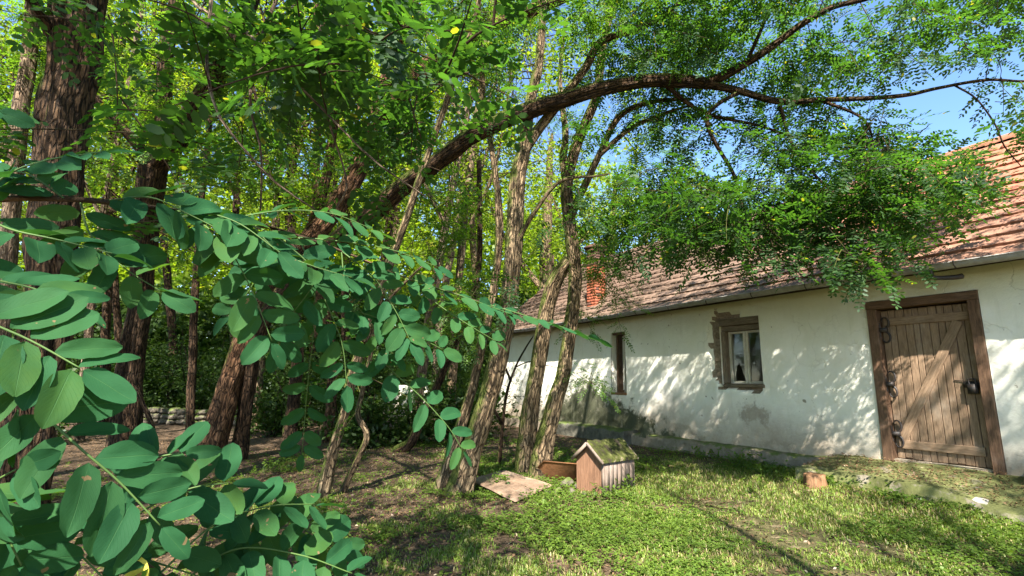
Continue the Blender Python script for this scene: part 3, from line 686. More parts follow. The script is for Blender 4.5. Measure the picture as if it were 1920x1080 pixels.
def tile_mesh(k):
    n = 4; bm = bmesh.new(); x = np.linspace(-TW / 2 + 0.002, TW / 2 - 0.002, n + 1)
    j = [random.uniform(-0.006, 0.006) for _ in range(n + 1)]
    top0 = [bm.verts.new((x[i], j[i] - 0.012 * (1 - (2 * i / n - 1) ** 2), 0.044 + 0.003 * math.sin(i * 1.7 + k))) for i in range(n + 1)]
    bot0 = [bm.verts.new((x[i], j[i] - 0.012 * (1 - (2 * i / n - 1) ** 2), 0.006)) for i in range(n + 1)]
    top1 = [bm.verts.new((x[i], TL, 0.003 + 0.004 * math.sin(i * 1.7 + k))) for i in range(n + 1)]
    for i in range(n):
        bm.faces.new((top0[i], top0[i + 1], top1[i + 1], top1[i])); bm.faces.new((bot0[i], bot0[i + 1], top0[i + 1], top0[i]))
    bm.faces.new((bot0[0], top0[0], top1[0])); bm.faces.new((top0[n], bot0[n], top1[n]))
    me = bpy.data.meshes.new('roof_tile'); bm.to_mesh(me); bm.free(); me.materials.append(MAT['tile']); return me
TM = [tile_mesh(k) for k in range(4)]
ex = WD; eyv = nrm(RP(0, 1) - RP(0, 0)); ez = np.cross(ex, eyv); ez = ez if ez[2] > 0 else -ez
spots = []
for r_ in range(rows):
    u = U0 + (r_ % 2) * TW / 2
    while u < U1:
        spots.append((u, r_)); u += TW
spots = [(u, r_) for u, r_ in spots]
dist = []
for u, r_ in spots:
    p = RP(u, r_ * TE); q = p - CAM; zf = q @ _f; px = 960 + F_PX * (q @ _R) / zf
    vis = zf > 0.5 and px < 1960 and px > 1040
    dist.append(np.linalg.norm(q) + (0 if vis else 1000))
order = np.argsort(dist); near = set(order[:296].tolist())
tv = [np.array([v.co[:] for v in m.vertices]) for m in TM]; tf = [[list(p.vertices) for p in m.polygons] for m in TM]
mb = MB()
for k, (u, r_) in enumerate(spots):
    i = random.randrange(4); sag = (float(n2(u, r_, 0.6, 77)) - 0.5) * 0.05
    o = RP(u + random.uniform(-.003, .003), r_ * TE + random.uniform(-.005, .005) + sag * 0.4, sag * 0.5)
    a = random.uniform(-0.025, 0.025); x = ex * math.cos(a) + eyv * math.sin(a); y = eyv * math.cos(a) - ex * math.sin(a)
    tl = random.uniform(-0.004, 0.008); zt = nrm(ez + x * random.uniform(-.012, .012))
    Mx = frame(o, x, nrm(y - zt * tl), zt)
    if k in near:
        t = bpy.data.objects.new('roof_tile', TM[i]); COL.objects.link(t); t.parent = roof; t.matrix_parent_inverse = Matrix()
        t.matrix_basis = parent_world(roof).inverted() @ Mx
    else:
        A = np.array(Mx); V = tv[i] @ A[:3, :3].T + A[:3, 3]
        mb.add(V, [f for f in tf[i] if len(f) == 4], [f for f in tf[i] if len(f) == 3])
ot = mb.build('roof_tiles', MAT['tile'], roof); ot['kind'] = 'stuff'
# ridge tiles
for k in range(int((U1 - U0) / 0.36)):
    u = U0 + 0.18 + k * 0.36
    mb = MB(); th = np.linspace(-0.15, math.pi + 0.15, 9)
    prof = np.stack([np.cos(th) * 0.12, np.sin(th) * 0.11 - 0.04], -1)
    V = np.concatenate([W(np.full(9, u - 0.185), RIDGE_S + prof[:, 0] * 1.06, RIDGE_Z + prof[:, 1] + 0.012), W(np.full(9, u + 0.185), RIDGE_S + prof[:, 0], RIDGE_Z + prof[:, 1])])
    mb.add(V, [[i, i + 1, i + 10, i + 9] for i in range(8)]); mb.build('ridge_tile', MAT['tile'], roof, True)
# gutter: half-round zinc in lapped lengths
gs, gzv = EAVE_S + 0.06, EAVE_Z + 0.0
th = np.linspace(math.pi, 2 * math.pi, 9)
u = U0
gut = None
while u < U1:
    ln = 2.0; u2 = min(u + ln + 0.03, U1)
    mb = MB(); rr = 0.068 + (0.003 if int(u * 10) % 2 else 0)
    nseg = 9; uu = np.linspace(u, u2, nseg); dz = (fbm(np.stack([uu * 0.7, 0 * uu, 0 * uu], -1), 81, 2) - 0.5) * 0.04
    V = np.concatenate([W(np.full(9, uu[k]), gs + np.cos(th) * rr, gzv + np.sin(th) * rr + dz[k]) for k in range(nseg)])
    i = (np.arange(nseg - 1)[:, None] * 9 + np.arange(8)[None, :]); mb.add(V, np.stack([i, i + 1, i + 10, i + 9], -1).reshape(-1, 4))
    ed = W(uu, gs + 0.0 * uu + rr + 0.002, gzv + dz + 0.002); tube(mb, ed, np.full(nseg, 0.009), 6)
    if gut is None:
        gut = mb.build('gutter', MAT['zinc'], house, True)
    else: mb.build('gutter_length', MAT['zinc'], gut, True)
    u += ln
for u in np.arange(U0 + 0.4, U1, 0.9):
    mb = MB(); a = np.linspace(math.pi * 0.95, 2.05 * math.pi, 9)
    tube(mb, W(np.full(9, u), gs + np.cos(a) * 0.078, gzv + np.sin(a) * 0.078), np.full(9, 0.007), 5); mb.build('gutter_bracket', MAT['iron'], gut)
# the broken downpipe elbow
mb = MB(); tube(mb, spline(np.array([W(-0.95, gs + 0.02, 3.12), W(-0.95, gs + 0.01, 3.02), W(-0.97, gs - 0.03, 2.985), W(-1.12, gs - 0.12, 2.975), W(-1.2, gs - 0.16, 2.985)]), 14), np.linspace(0.022, 0.036, 14), 8)
mb.build('downpipe_stub', MAT['iron'], gut)

# chimney -----------------------------------------------------------
def roof_hit(px, py):
    v = ray(px, py); n_ = ez; p = RP(0, 0); t = ((p - CAM) @ n_) / (v @ n_); return CAM + v * t
cb = roof_hit(1118, 568); cu_ = (cb - P0) @ WD; cs_ = -((cb - P0) @ WN)
czt = 0
v = ray(1118, 462); t = ((cb - CAM) @ WN) / (v @ WN); ctop = (CAM + v * t)[2]
chim = None
hw = 0.5 * 33 / F_PX * ((cb - CAM) @ _f) / 1.32
zc = cb[2] - 0.6; lay = 0
mb = MB(); zc0 = (zc + ctop) / 2
mb.box(W(cu_, cs_, zc0 - 0.05), WD * (hw - 0.008), WN * (hw - 0.008), ZV * ((ctop - zc) / 2 - 0.06))
chim = mb.build('chimney', MAT['mortar'], house)
bh = 0.075
def brick_mesh(mat):
    mb = MB(); mb.box((0, 0, 0), (1, 0, 0), (0, 1, 0), (0, 0, 1), 0.06); return mb.mesh('brick', False, (mat,))
BK = [brick_mesh(MAT['brick']) for _ in range(3)] + [brick_mesh(MAT['brick_dark']) for _ in range(2)]
def brick(u, s_, z, hx, hy, hz, k):
    o = bpy.data.objects.new('brick', BK[k]); COL.objects.link(o); o.parent = chim; o.matrix_parent_inverse = Matrix()
    o.matrix_basis = parent_world(chim).inverted() @ (frame(W(u, s_, z), WD, WN, ZV) @ Matrix.Diagonal((hx, hy, hz, 1)))
while zc < ctop - 0.16:
    for side in range(4):
        sg = 1 if side < 2 else -1
        for q in range(3):
            a0, a1 = sorted((-hw + q * 2 * hw / 3 + 0.004, -hw + (q + 1) * 2 * hw / 3 - 0.004))
            if lay % 2: a0, a1 = a0 - (0.04 if q else 0), a1 - (0.04 if q < 2 else 0)
            dark = zc > cb[2] + 0.62 * (ctop - cb[2]) or rng.random() < 0.12
            k = rng.integers(3, 5) if dark else rng.integers(0, 3)
            if side % 2 == 0: brick(cu_ + (a0 + a1) / 2, cs_ + sg * (hw - 0.02), zc + bh / 2, (a1 - a0) / 2, 0.022, bh / 2 - 0.006, k)
            else: brick(cu_ + sg * (hw - 0.02), cs_ + (a0 + a1) / 2 * 0.9, zc + bh / 2, 0.0225, (a1 - a0) / 2 * 0.9, bh / 2 - 0.006, k)
    zc += bh; lay += 1
mb = MB()
mb.box(W(cu_, cs_, ctop - 0.115), WD * (hw + 0.03), WN * (hw + 0.03), ZV * 0.045, 0.006); mb.box(W(cu_, cs_, ctop - 0.035), WD * (hw + 0.05), WN * (hw + 0.05), ZV * 0.034, 0.006)
mb.build('cap', MAT['brick_dark'], chim)

# slab before the door ---------------------------------------------
def patch(name, poly_u0, poly_u1, smax, zwall, zfront, mat, seed, nu=60, ns=26):
    u = np.linspace(poly_u0, poly_u1, nu); V = []
    edge = smax + (fbm(np.stack([u * 1.3, 0 * u, 0 * u], -1), seed, 3) - 0.5) * 0.5
    zf_ = zfront + (0.34 - zfront) * np.clip((-0.9 - u) / 0.9, 0, 1)
    for k in range(ns):
        t = k / (ns - 1); s = -0.15 + (edge + 0.15) * t
        z = zwall + (zf_ - zwall) * t + (fbm(np.stack([u * 3, s * 3, 0 * u], -1), seed + 1, 3) - 0.5) * 0.06
        V.append(W(u, s, z))
    V.append(W(u, edge + 0.04, np.full(nu, 0.05)))
    V = np.array(V); n_, m_ = V.shape[:2]; i = np.arange(n_ - 1)[:, None] * m_ + np.arange(m_ - 1)[None, :]
    return V, np.stack([i, i + 1, i + m_ + 1, i + m_], -1).reshape(-1, 4)
V, Q = patch('door_slab', -3.4, 0.62, 1.02, 0.655, 0.50, MAT['concrete'], 61)
slab = obj('path_slab', mesh_np('path_slab', V, Q, smooth=False), None, MAT['slab']); tag(slab, 'mossy concrete slab strewn with leaves before the door', kind='structure')
def slab_z(u, s): return 0.655 + (0.50 + (0.34 - 0.50) * np.clip((-0.9 - u) / 0.9, 0, 1) - 0.655) * (s + 0.15) / 1.17

# ================================================================== YARD THINGS
# kennel
kc = on_ground(1134, 927); kz = float(gz(kc[0], kc[1])) - 0.02
es = nrm(np.array([0.74, 0.67, 0])); ef = np.array([es[1], -es[0], 0.0])   # along the ridge / along the gable, towards the near corner
KL, KW, KH, KA = 0.66, 0.46, 0.43, 0.63
K = lambda a, b, z: np.array([kc[0], kc[1], kz]) + es * a - ef * b + ZV * z   # a along side from near corner, b along front from near corner
kennel = thing('dog_kennel', 'small wooden dog kennel with a moss covered pitched roof', 'kennel', (kc[0], kc[1], kz))
n_ = 6
for k in range(n_):                                     # gable front boards
    b0_, b1_ = k * KW / n_ + 0.002, (k + 1) * KW / n_ - 0.002
    f_ = lambda b: KH + (KA - KH) * (1 - abs(b / KW * 2 - 1)) - 0.01
    for face, aa in ((0, 0.0), (1, KL)):
        mb = MB(); d0, d1 = aa - 0.008, aa + 0.010
        xs_ = [b0_, b1_] if not (b0_ < KW / 2 < b1_) else [b0_, KW / 2, b1_]
        bt = [K(d0, b, 0) for b in xs_] + [K(d0, b, f_(b)) for b in xs_[::-1]]
        bk_ = [K(d1, b, 0) for b in xs_] + [K(d1, b, f_(b)) for b in xs_[::-1]]
        m = len(bt); bm = bmesh.new(); va = [bm.verts.new(Vector(p)) for p in bt]; vb = [bm.verts.new(Vector(p)) for p in bk_]
        bm.faces.new(va); bm.faces.new(vb[::-1])
        for i in range(m): bm.faces.new((va[i], vb[i], vb[(i + 1) % m], va[(i + 1) % m]))
        bmesh.ops.recalc_face_normals(bm, faces=bm.faces)
        me = bpy.data.meshes.new('plank'); bm.to_mesh(me); bm.free(); obj('plank', me, kennel, MAT['kennel_front'] if face == 0 else MAT['kennel_side'])
n_ = 7
for k in range(n_):
    a0, a1 = 0.012 + k * (KL - 0.024) / n_ + 0.003, 0.012 + (k + 1) * (KL - 0.024) / n_ - 0.003
    for bb in (0.004, KW - 0.004):
        mb = MB(); mb.box(K((a0 + a1) / 2, bb + rng.uniform(-.002, .002), KH / 2 - 0.005), es * (a1 - a0) / 2, ef * 0.009, ZV * (KH / 2 - 0.008)); mb.build('plank', MAT['kennel_side'], kennel)
mb = MB(); mb.box(K(-0.011, 0.012, KH / 2 - .02), es * 0.012, ef * 0.02, ZV * (KH / 2 - 0.03)); mb.build('corner_post', MAT['kennel_side'], kennel)
for sg in (0, 1):                                        # two roof panels, the near one thick with moss
    na, nbn = 18, 12; av = np.linspace(-0.06, KL + 0.06, na); tvv = np.linspace(0, 1, nbn)
    A_, T_ = np.meshgrid(av, tvv); ov = 1.14
    bb = KW / 2 * (1 - T_ * ov) if sg == 0 else KW / 2 * (1 + T_ * ov)
    zz_ = KA - (KA - KH) * T_ * ov
    bump = (fbm(np.stack([A_ * 9, T_ * 5, 0 * A_], -1), 91 + sg, 3) - 0.3) * 0.05 + 0.018
    kk = np.array([kc[0], kc[1], kz])
    V1 = kk + A_[..., None] * es - bb[..., None] * ef + (zz_ + bump)[..., None] * ZV
    V0 = kk + A_[..., None] * es - bb[..., None] * ef + (zz_ + 0.0)[..., None] * ZV
    V = np.concatenate([V1.reshape(-1, 3), V0.reshape(-1, 3)]); i = np.arange(nbn - 1)[:, None] * na + np.arange(na - 1)[None, :]
    q = np.stack([i, i + 1, i + na + 1, i + na], -1).reshape(-1, 4); N_ = na * nbn
    ring = [r * na for r in range(nbn)] ; ring2 = [r * na + na - 1 for r in range(nbn)]; rr1 = list(range(na)); rr2 = [(nbn - 1) * na + c_ for c_ in range(na)]
    sk = []
    for rg in (ring, ring2, rr1, rr2): sk += [[rg[k], rg[k + 1], rg[k + 1] + N_, rg[k] + N_] for k in range(len(rg) - 1)]
    mb = MB(); mb.add(V, np.concatenate([q, q + N_, np.array(sk)])); rp = mb.build('roof_panel', MAT['moss'] if sg == 0 else MAT['concrete_dark'], kennel, False)
    for aa in (-0.07, KL + 0.055):                        # barge boards
        p0 = K(aa, KW / 2, KA - 0.005); p1 = K(aa, KW / 2 - KW / 2 * ov if sg == 0 else KW / 2 + KW / 2 * ov, KA - (KA - KH) * ov - 0.005)
        mb = MB(); dd = (p1 - p0) / 2; mb.box((p0 + p1) / 2, dd, es * 0.009, np.cross(nrm(dd), es) * 0.019); mb.build('barge_board', MAT['kennel_side'], kennel)
# fallen board
def sheet(name, corners, th, mat, parent=None, nb=10, warp=0.015, seed=5):
    a, b, c_, d_ = [np.asarray(q, float) for q in corners]; n = nb; s_, t_ = np.meshgrid(np.linspace(0, 1, n), np.linspace(0, 1, n))
    V = (a * ((1 - s_) * (1 - t_))[..., None] + b * (s_ * (1 - t_))[..., None] + c_ * (s_ * t_)[..., None] + d_ * ((1 - s_) * t_)[..., None])
    nn = nrm(np.cross(b - a, d_ - a)); nn = nn if nn[2] > 0 else -nn
    V = V + nn * ((fbm(np.stack([s_ * 2, t_ * 2, 0 * s_], -1), seed, 2) - 0.5) * warp * 2)[..., None]
    V2 = V - nn * th; i = np.arange(n - 1)[:, None] * n + np.arange(n - 1)[None, :]; q = np.stack([i, i + 1, i + n + 1, i + n], -1).reshape(-1, 4); N_ = n * n
    sk = []
    for rg in ([r * n for r in range(n)], [r * n + n - 1 for r in range(n)], list(range(n)), [(n - 1) * n + c__ for c__ in range(n)]):
        sk += [[rg[k], rg[k + 1], rg[k + 1] + N_, rg[k] + N_] for k in range(n - 1)]
    mb = MB(); mb.add(np.concatenate([V.reshape(-1, 3), V2.reshape(-1, 3)]), np.concatenate([q, q + N_, np.array(sk)])); return mb.build(name, mat, parent)
def gp(px, py, dz=0.0): p = on_ground(px, py); return np.array([p[0], p[1], float(gz(p[0], p[1])) + dz])
cs4 = [gp(880, 912, 0.10), gp(945, 897, 0.12), gp(1034, 918, 0.06), gp(966, 945, 0.05)]
bd = sheet('fallen_board', cs4, 0.022, MAT['fibreboard'], None, 12, 0.02); tag(bd, 'pale warped board lying flat on the ground by the leaning trunks', 'board')
q0, q1 = gp(990, 911, 0.0), gp(1090, 921, 0.0); back = np.array([0.10, 0.42, 0.0])
cs4 = [q0, q1, q1 + back * 0.75 + ZV * 0.24, q0 + back + np.array([0.22, 0, 0]) + ZV * 0.22]
bd = sheet('leaning_panel', [q0 + np.array([0, .62, 0.0]), q1 + np.array([0.05, .62, 0.02]), q1 + np.array([0.03, 0.32, 0.30]), q0 + np.array([.24, .36, 0.29])], 0.02, MAT['panel_brown'], None, 8, 0.008)
tag(bd, 'brown wooden panel propped up at a slant beside the dog kennel', 'panel')
for k, (px, py, r) in enumerate([(1062, 912, 0.10), (1085, 917, 0.07), (1048, 926, 0.075), (1072, 926, 0.06), (1028, 925, 0.05), (1096, 931, 0.05)]):
    p = gp(px, py, r * 0.35); st = place('stone', ROCKS[k % 5], None, p, reul(), (r, r, r))
    tag(st, ['grey pointed stone leaning under the slanted brown panel', 'small stone against the left foot of the kennel', 'mossy stone in front of the propped panel', 'small stone in rubble before the kennel corner', 'small stone at the right end of the flat board', 'stone on grass at the kennel front corner'][k], 'stone', 'stones between the board and the kennel')
# stump
sp = gp(1528, 912, 0.0); mb = MB(); th = np.linspace(0, 2 * math.pi, 28, endpoint=False)
rr = 0.125 * (1 + 0.10 * np.cos(th * 3 + 1) + 0.06 * np.cos(th * 7)); rings = [(1.25, -0.05), (1.08, 0.04), (1.02, 0.09), (1.0, 0.145), (0.86, 0.155), (0.5, 0.145), (0.2, 0.15)]
V = []
for kq, (f_, z) in enumerate(rings):
    j = (fbm(np.stack([np.cos(th) * 5, np.sin(th) * 5, 0 * th + kq], -1), 97, 3) - 0.5)
    fur = 1 + 0.10 * j if kq < 4 else 1
    V.append(np.stack([sp[0] + np.cos(th) * rr * f_ * fur, sp[1] + np.sin(th) * rr * f_ * fur, sp[2] + z + j * 0.035 * (kq > 1)], -1))
V = np.concatenate(V + [[[sp[0], sp[1], sp[2] + 0.15]]]); i = np.arange(len(rings) - 1)[:, None] * 28 + np.arange(28)[None, :]; i2 = np.arange(len(rings) - 1)[:, None] * 28 + (np.arange(28)[None, :] + 1) % 28
e_ = (len(rings) - 1) * 28
mb.add(V, np.stack([i, i2, i2 + 28, i + 28], -1).reshape(-1, 4), [[e_ + k, e_ + (k + 1) % 28, len(V) - 1] for k in range(28)])
tag(mb.build('tree_stump', MAT['stump'], None, False), 'low sawn tree stump at the corner of the door slab', 'stump')
# pale block, dark block, broken kerb pieces at the right edge
p = gp(1850, 952, 0.02); bl = place('concrete_block', rock_mesh('concrete_block', 3, 1.0, 0.5), None, p, Euler((0.1, 0.05, 0.6)).to_quaternion(), (0.34, 0.2, 0.18)); bl.data.materials.append(MAT['white_stone'])
tag(bl, 'pale half buried lump of broken concrete in the grass right of the slab', 'concrete lump')
mb = MB(); mb.box(W(-1.62, 0.24, 0.74), WD * 0.11, WN * 0.09, ZV * 0.075, 0.012); tag(mb.build('dark_block', MAT['concrete_dark'], None), 'dark square block standing at the wall foot right of the door', 'block')
for k in range(4):
    u_, s_ = -1.75 - 0.16 * k, 0.52 + 0.11 * k; p = W(u_, s_, slab_z(u_, s_) + 0.05)
    o = place('broken_slab_piece', ROCKS[k % 5], None, p, Euler((0, 0, k * 1.1)).to_quaternion(), (0.15, 0.12, 0.06)); o.data = o.data.copy(); o.data.materials.clear(); o.data.materials.append(MAT['concrete'])
    tag(o, 'broken concrete piece on the slab right of the door', 'concrete piece', 'broken concrete pieces right of the door')

# low stone wall at the back and pale rendered wall ------------------
sw0, sw1 = at(60, 815, 16.5), at(470, 812, 16.0)
sw = thing('stone_wall', 'low dry stone wall among the trees at the far left', 'wall', (sw0[0], sw0[1], 0))
L_ = np.linalg.norm((sw1 - sw0)[:2]); dr = nrm(np.array([sw1[0] - sw0[0], sw1[1] - sw0[1], 0]))
for row in range(3):
    x = rng.uniform(0, 0.2)
    while x < L_:
        wd = rng.uniform(0.22, 0.42); p = sw0 + dr * (x + wd / 2); zb_ = float(gz(p[0], p[1]))
        place('stone', ROCKS[random.randrange(5)], sw, (p[0], p[1] + rng.uniform(-.04, .04), zb_ + 0.08 + row * 0.17), Euler((rng.uniform(-.2, .2), rng.uniform(-.1, .1), math.atan2(dr[1], dr[0]))).to_quaternion(), (wd * 0.62, 0.24, 0.13)); x += wd
pw0, pw1 = at(722, 800, 15.0), at(800, 800, 14.2)
mb = MB(); mid = (pw0 + pw1) / 2; dd = nrm(np.array([pw1[0] - pw0[0], pw1[1] - pw0[1], 0])); nn = np.array([-dd[1], dd[0], 0]); hl = np.linalg.norm((pw1 - pw0)[:2]) / 2
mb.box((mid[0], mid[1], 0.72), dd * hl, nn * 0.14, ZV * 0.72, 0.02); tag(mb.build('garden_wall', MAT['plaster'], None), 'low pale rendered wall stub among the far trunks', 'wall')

# ================================================================== FOLIAGE TOOLS
def pinnate(P, A, Nn, L, pairs, ll, lw, droop=0.18, r=rng, terminal=True, oval=False):
    """compound leaves: n stalks, each with pairs of kite-shaped leaflets; returns vertices for quads"""
    n = len(P); A = nrm(A); B = nrm(np.cross(Nn, A)); N = np.cross(A, B)
    t = np.linspace(0.22, 0.95, pairs); m = 2 * pairs + (1 if terminal else 0)
    tt = np.concatenate([np.repeat(t, 2), [1.0]])[:m]; sd = np.concatenate([np.tile([1.0, -1.0], pairs), [0.0]])[:m]
    L = np.broadcast_to(np.asarray(L, float), (n,))
    base = P[:, None, :] + A[:, None, :] * (tt[None, :, None] * L[:, None, None]); base[..., 2] -= droop * (tt[None, :] ** 2) * L[:, None]
    sp = np.where(sd == 0, 0.0, 1.0); ang = r.normal(1.15, 0.16, (n, m)) * sp
    D = A[:, None, :] * np.cos(ang)[..., None] + B[:, None, :] * (np.sin(ang) * sd[None, :])[..., None]
    D[..., 2] -= 0.12; D = D + N[:, None, :] * r.normal(0, 0.14, (n, m))[..., None]; D = nrm(D)
    S = nrm(np.cross(N[:, None, :] + r.normal(0, 0.2, (n, m, 3)), D))
    l = ll * (L[:, None] / np.mean(L)) * r.uniform(0.8, 1.15, (n, m)) * (1 - 0.25 * np.abs(tt - 0.55))[None, :]; wd = l * (lw / ll)
    v0 = base; v2 = base + D * l[..., None]; mid = base + D * (l * 0.52)[..., None]
    if oval:
        h = (wd / 2)[..., None]; ma = base + D * (l * 0.28)[..., None]; mb_ = base + D * (l * 0.74)[..., None]
        return np.stack([v0, ma + S * h * 0.93, mb_ + S * h * 0.9, v2, mb_ - S * h * 0.9, ma - S * h * 0.93], 2).reshape(-1, 3)
    v1 = mid + S * (wd / 2)[..., None]; v3 = mid - S * (wd / 2)[..., None]
    return np.stack([v0, v1, v2, v3], 2).reshape(-1, 3)
def quads_of(V): return np.arange(len(V)).reshape(-1, 4)
def quads_oval(V):
    i = np.arange(len(V) // 6)[:, None] * 6; return np.concatenate([i + np.array([0, 1, 2, 3]), i + np.array([0, 3, 4, 5])])

def twigs_mesh(mb, Q0, Q1, C, r0, r1, sides=4, rings=5):
    """many slim curved twigs at once: quadratic curves Q0 -> C -> Q1"""
    n = len(Q0); t = np.linspace(0, 1, rings)[None, :, None]
    P = Q0[:, None] * (1 - t) ** 2 + C[:, None] * 2 * t * (1 - t) + Q1[:, None] * t ** 2
    T = nrm(np.gradient(P, axis=1)); ref = np.array([0.21, 0.35, 0.9]); X = nrm(np.cross(T, ref)); Y = np.cross(T, X)
    ang = np.linspace(0, 2 * math.pi, sides, endpoint=False); r0 = np.broadcast_to(r0, (n,)); rad = (r0[:, None] + (r1 - r0)[:, None] * np.linspace(0, 1, rings)[None, :])
    V = P[:, :, None] + (X[:, :, None] * np.cos(ang)[None, None, :, None] + Y[:, :, None] * np.sin(ang)[None, None, :, None]) * rad[..., None, None]
    a = np.arange(n)[:, None, None] * rings * sides + np.arange(rings - 1)[None, :, None] * sides + np.arange(sides)[None, None, :]
    b = np.arange(n)[:, None, None] * rings * sides + np.arange(rings - 1)[None, :, None] * sides + ((np.arange(sides) + 1) % sides)[None, None, :]
    mb.add(V.reshape(-1, 3), np.stack([a, b, b + sides, a + sides], -1).reshape(-1, 4))
    return P

def sprays(mbL, mbT, centres, anchors, anchor_r, size=0.55, nleaf=14, L=0.2, pairs=6, ll=0.042, lw=0.02, droop=0.25, oval=False):
    """leafy twigs that end at the given points and grow from the nearest pieces of limb"""
    C = np.asarray(centres); n = len(C)
    if n == 0: return
    d2 = np.concatenate([((C[i:i + 50, None, :] - anchors[None, :, :]) ** 2).sum(-1).min(1) for i in range(0, n, 50)])
    C = C[np.argsort(d2)]; m0 = len(anchors); AA = np.vstack([anchors, np.zeros((2 * n, 3))]); RR = np.concatenate([anchor_r, np.full(2 * n, 0.009)]); m = m0; pick = np.zeros(n, int)
    for i in range(n):                                   # each new twig springs from the nearest wood, earlier twigs included
        pick[i] = np.argmin(((AA[:m] - C[i]) ** 2).sum(1)); q = AA[pick[i]]; AA[m] = (q + C[i]) / 2 + np.array([0, 0, 0.03]); AA[m + 1] = C[i]; m += 2
    anchor_r = RR; Q0 = AA[pick]; dirn = C - Q0; ln = np.linalg.norm(dirn, axis=1, keepdims=True); dirn = dirn / (ln + 1e-6)
    dirn = nrm(dirn + rng.normal(0, 0.35, (n, 3)) - np.array([0, 0, droop]))
    Q1 = C + dirn * size * 0.45; ctl = (Q0 + C) / 2 + rng.normal(0, 0.10, (n, 3)) * ln + np.array([0, 0, 0.10]) * ln
    rr = np.minimum(anchor_r[pick] * 0.6, 0.004 + 0.007 * ln[:, 0])
    twigs_mesh(mbT, Q0, Q1, ctl, rr, 0.0022, 4, 6)
    tl = rng.uniform(0, 1, (n, nleaf)); S0 = C - dirn * size * 0.5
    base = S0[:, None, :] + dirn[:, None, :] * (tl * size)[..., None] + rng.normal(0, size * 0.06, (n, nleaf, 3))
    side = nrm(np.cross(dirn, rng.normal(0, 1, (n, 3)) * 0.3 + np.array([0, 0, 1.0]))); sg = np.where(rng.random((n, nleaf)) < 0.5, -1.0, 1.0)
    A = nrm(side[:, None, :] * sg[..., None] + dirn[:, None, :] * 0.55 + rng.normal(0, 0.24, (n, nleaf, 3)) - np.array([0, 0, droop * 0.7]))
    N = nrm(np.array([0, 0, 1.0]) + rng.normal(0, 0.3, (n, 1, 3)) + rng.normal(0, 0.16, (n, nleaf, 3)))
    Ls = L * rng.uniform(0.7, 1.25, n * nleaf)
    V = pinnate(base.reshape(-1, 3), A.reshape(-1, 3), N.reshape(-1, 3), Ls, pairs, ll, lw, oval=oval)
    mbL.add(V, quads_oval(V) if oval else quads_of(V))

BOUGH_LINES = [np.array(q, float) for q in (
    [(757, 350, 7.4), (875, 263, 6.9), (990, 208, 6.7), (1140, 164, 6.5), (1335, 158, 6.3), (1400, 118, 6.2), (1500, 48, 6.0), (1640, -8, 5.8)],
    [(1335, 158, 6.3), (1460, 190, 6.1), (1630, 184, 5.9), (1760, 165, 5.7), (1850, 150, 5.6), (1925, 152, 5.5)])]
def blobs(lst):
    """points of foliage: (px, py, rx, ry, znear, zfar, count) gives a cloud of points around that line of sight"""
    o = []
    for px, py, rx, ry, za_, zb_, n in lst:
        nc = max(2, n // 5); a = rng.normal(0, 0.5, (nc, 2)); z = rng.uniform(za_, zb_, nc)
        cc = np.array([at(px + i * rx, py + j * ry, zz_) for (i, j), zz_ in zip(a, z)])
        o.extend(cc[rng.integers(0, nc, n)] + rng.normal(0, 0.23, (n, 3)) * [1.1, 1.1, 0.7])
    o = np.array(o); q = o - CAM; z = q @ _f; X = 960 + F_PX * (q @ _R) / z; Y = 540 - F_PX * (q @ _U) / z
    keep_ = np.ones(len(o), bool)                        # openings in the leaf cover where the sky stands clear between the limbs
    for cx, cy_, rx, ry in ((1765, 185, 80, 85), (1850, 245, 60, 45), (925, 310, 62, 120), (1020, 300, 40, 80), (1350, 290, 40, 50), (1000, 120, 45, 60), (870, 250, 40, 60)):
        keep_ &= ((X - cx) / rx) ** 2 + ((Y - cy_) / ry) ** 2 > 1
    lim = np.interp(X, [1100, 1160, 1200, 1300, 1500, 1650, 1750, 1850, 1950], [900, 640, 490, 470, 500, 520, 450, 375, 335])
    keep_ &= (Y < lim) | (z > 7.15)                      # the hanging sprays end about the eave
    for line in BOUGH_LINES:                             # the wood of the great bough stays clear of nearer sprays
        ly = np.interp(X, line[:, 0], line[:, 1]); inside = (X > line[0, 0] - 10) & (X < line[-1, 0] + 10)
        keep_ &= ~(inside & (np.abs(Y - ly) < 46) & (z < np.interp(X, line[:, 0], line[:, 2]) + 0.25))
    return o[keep_]

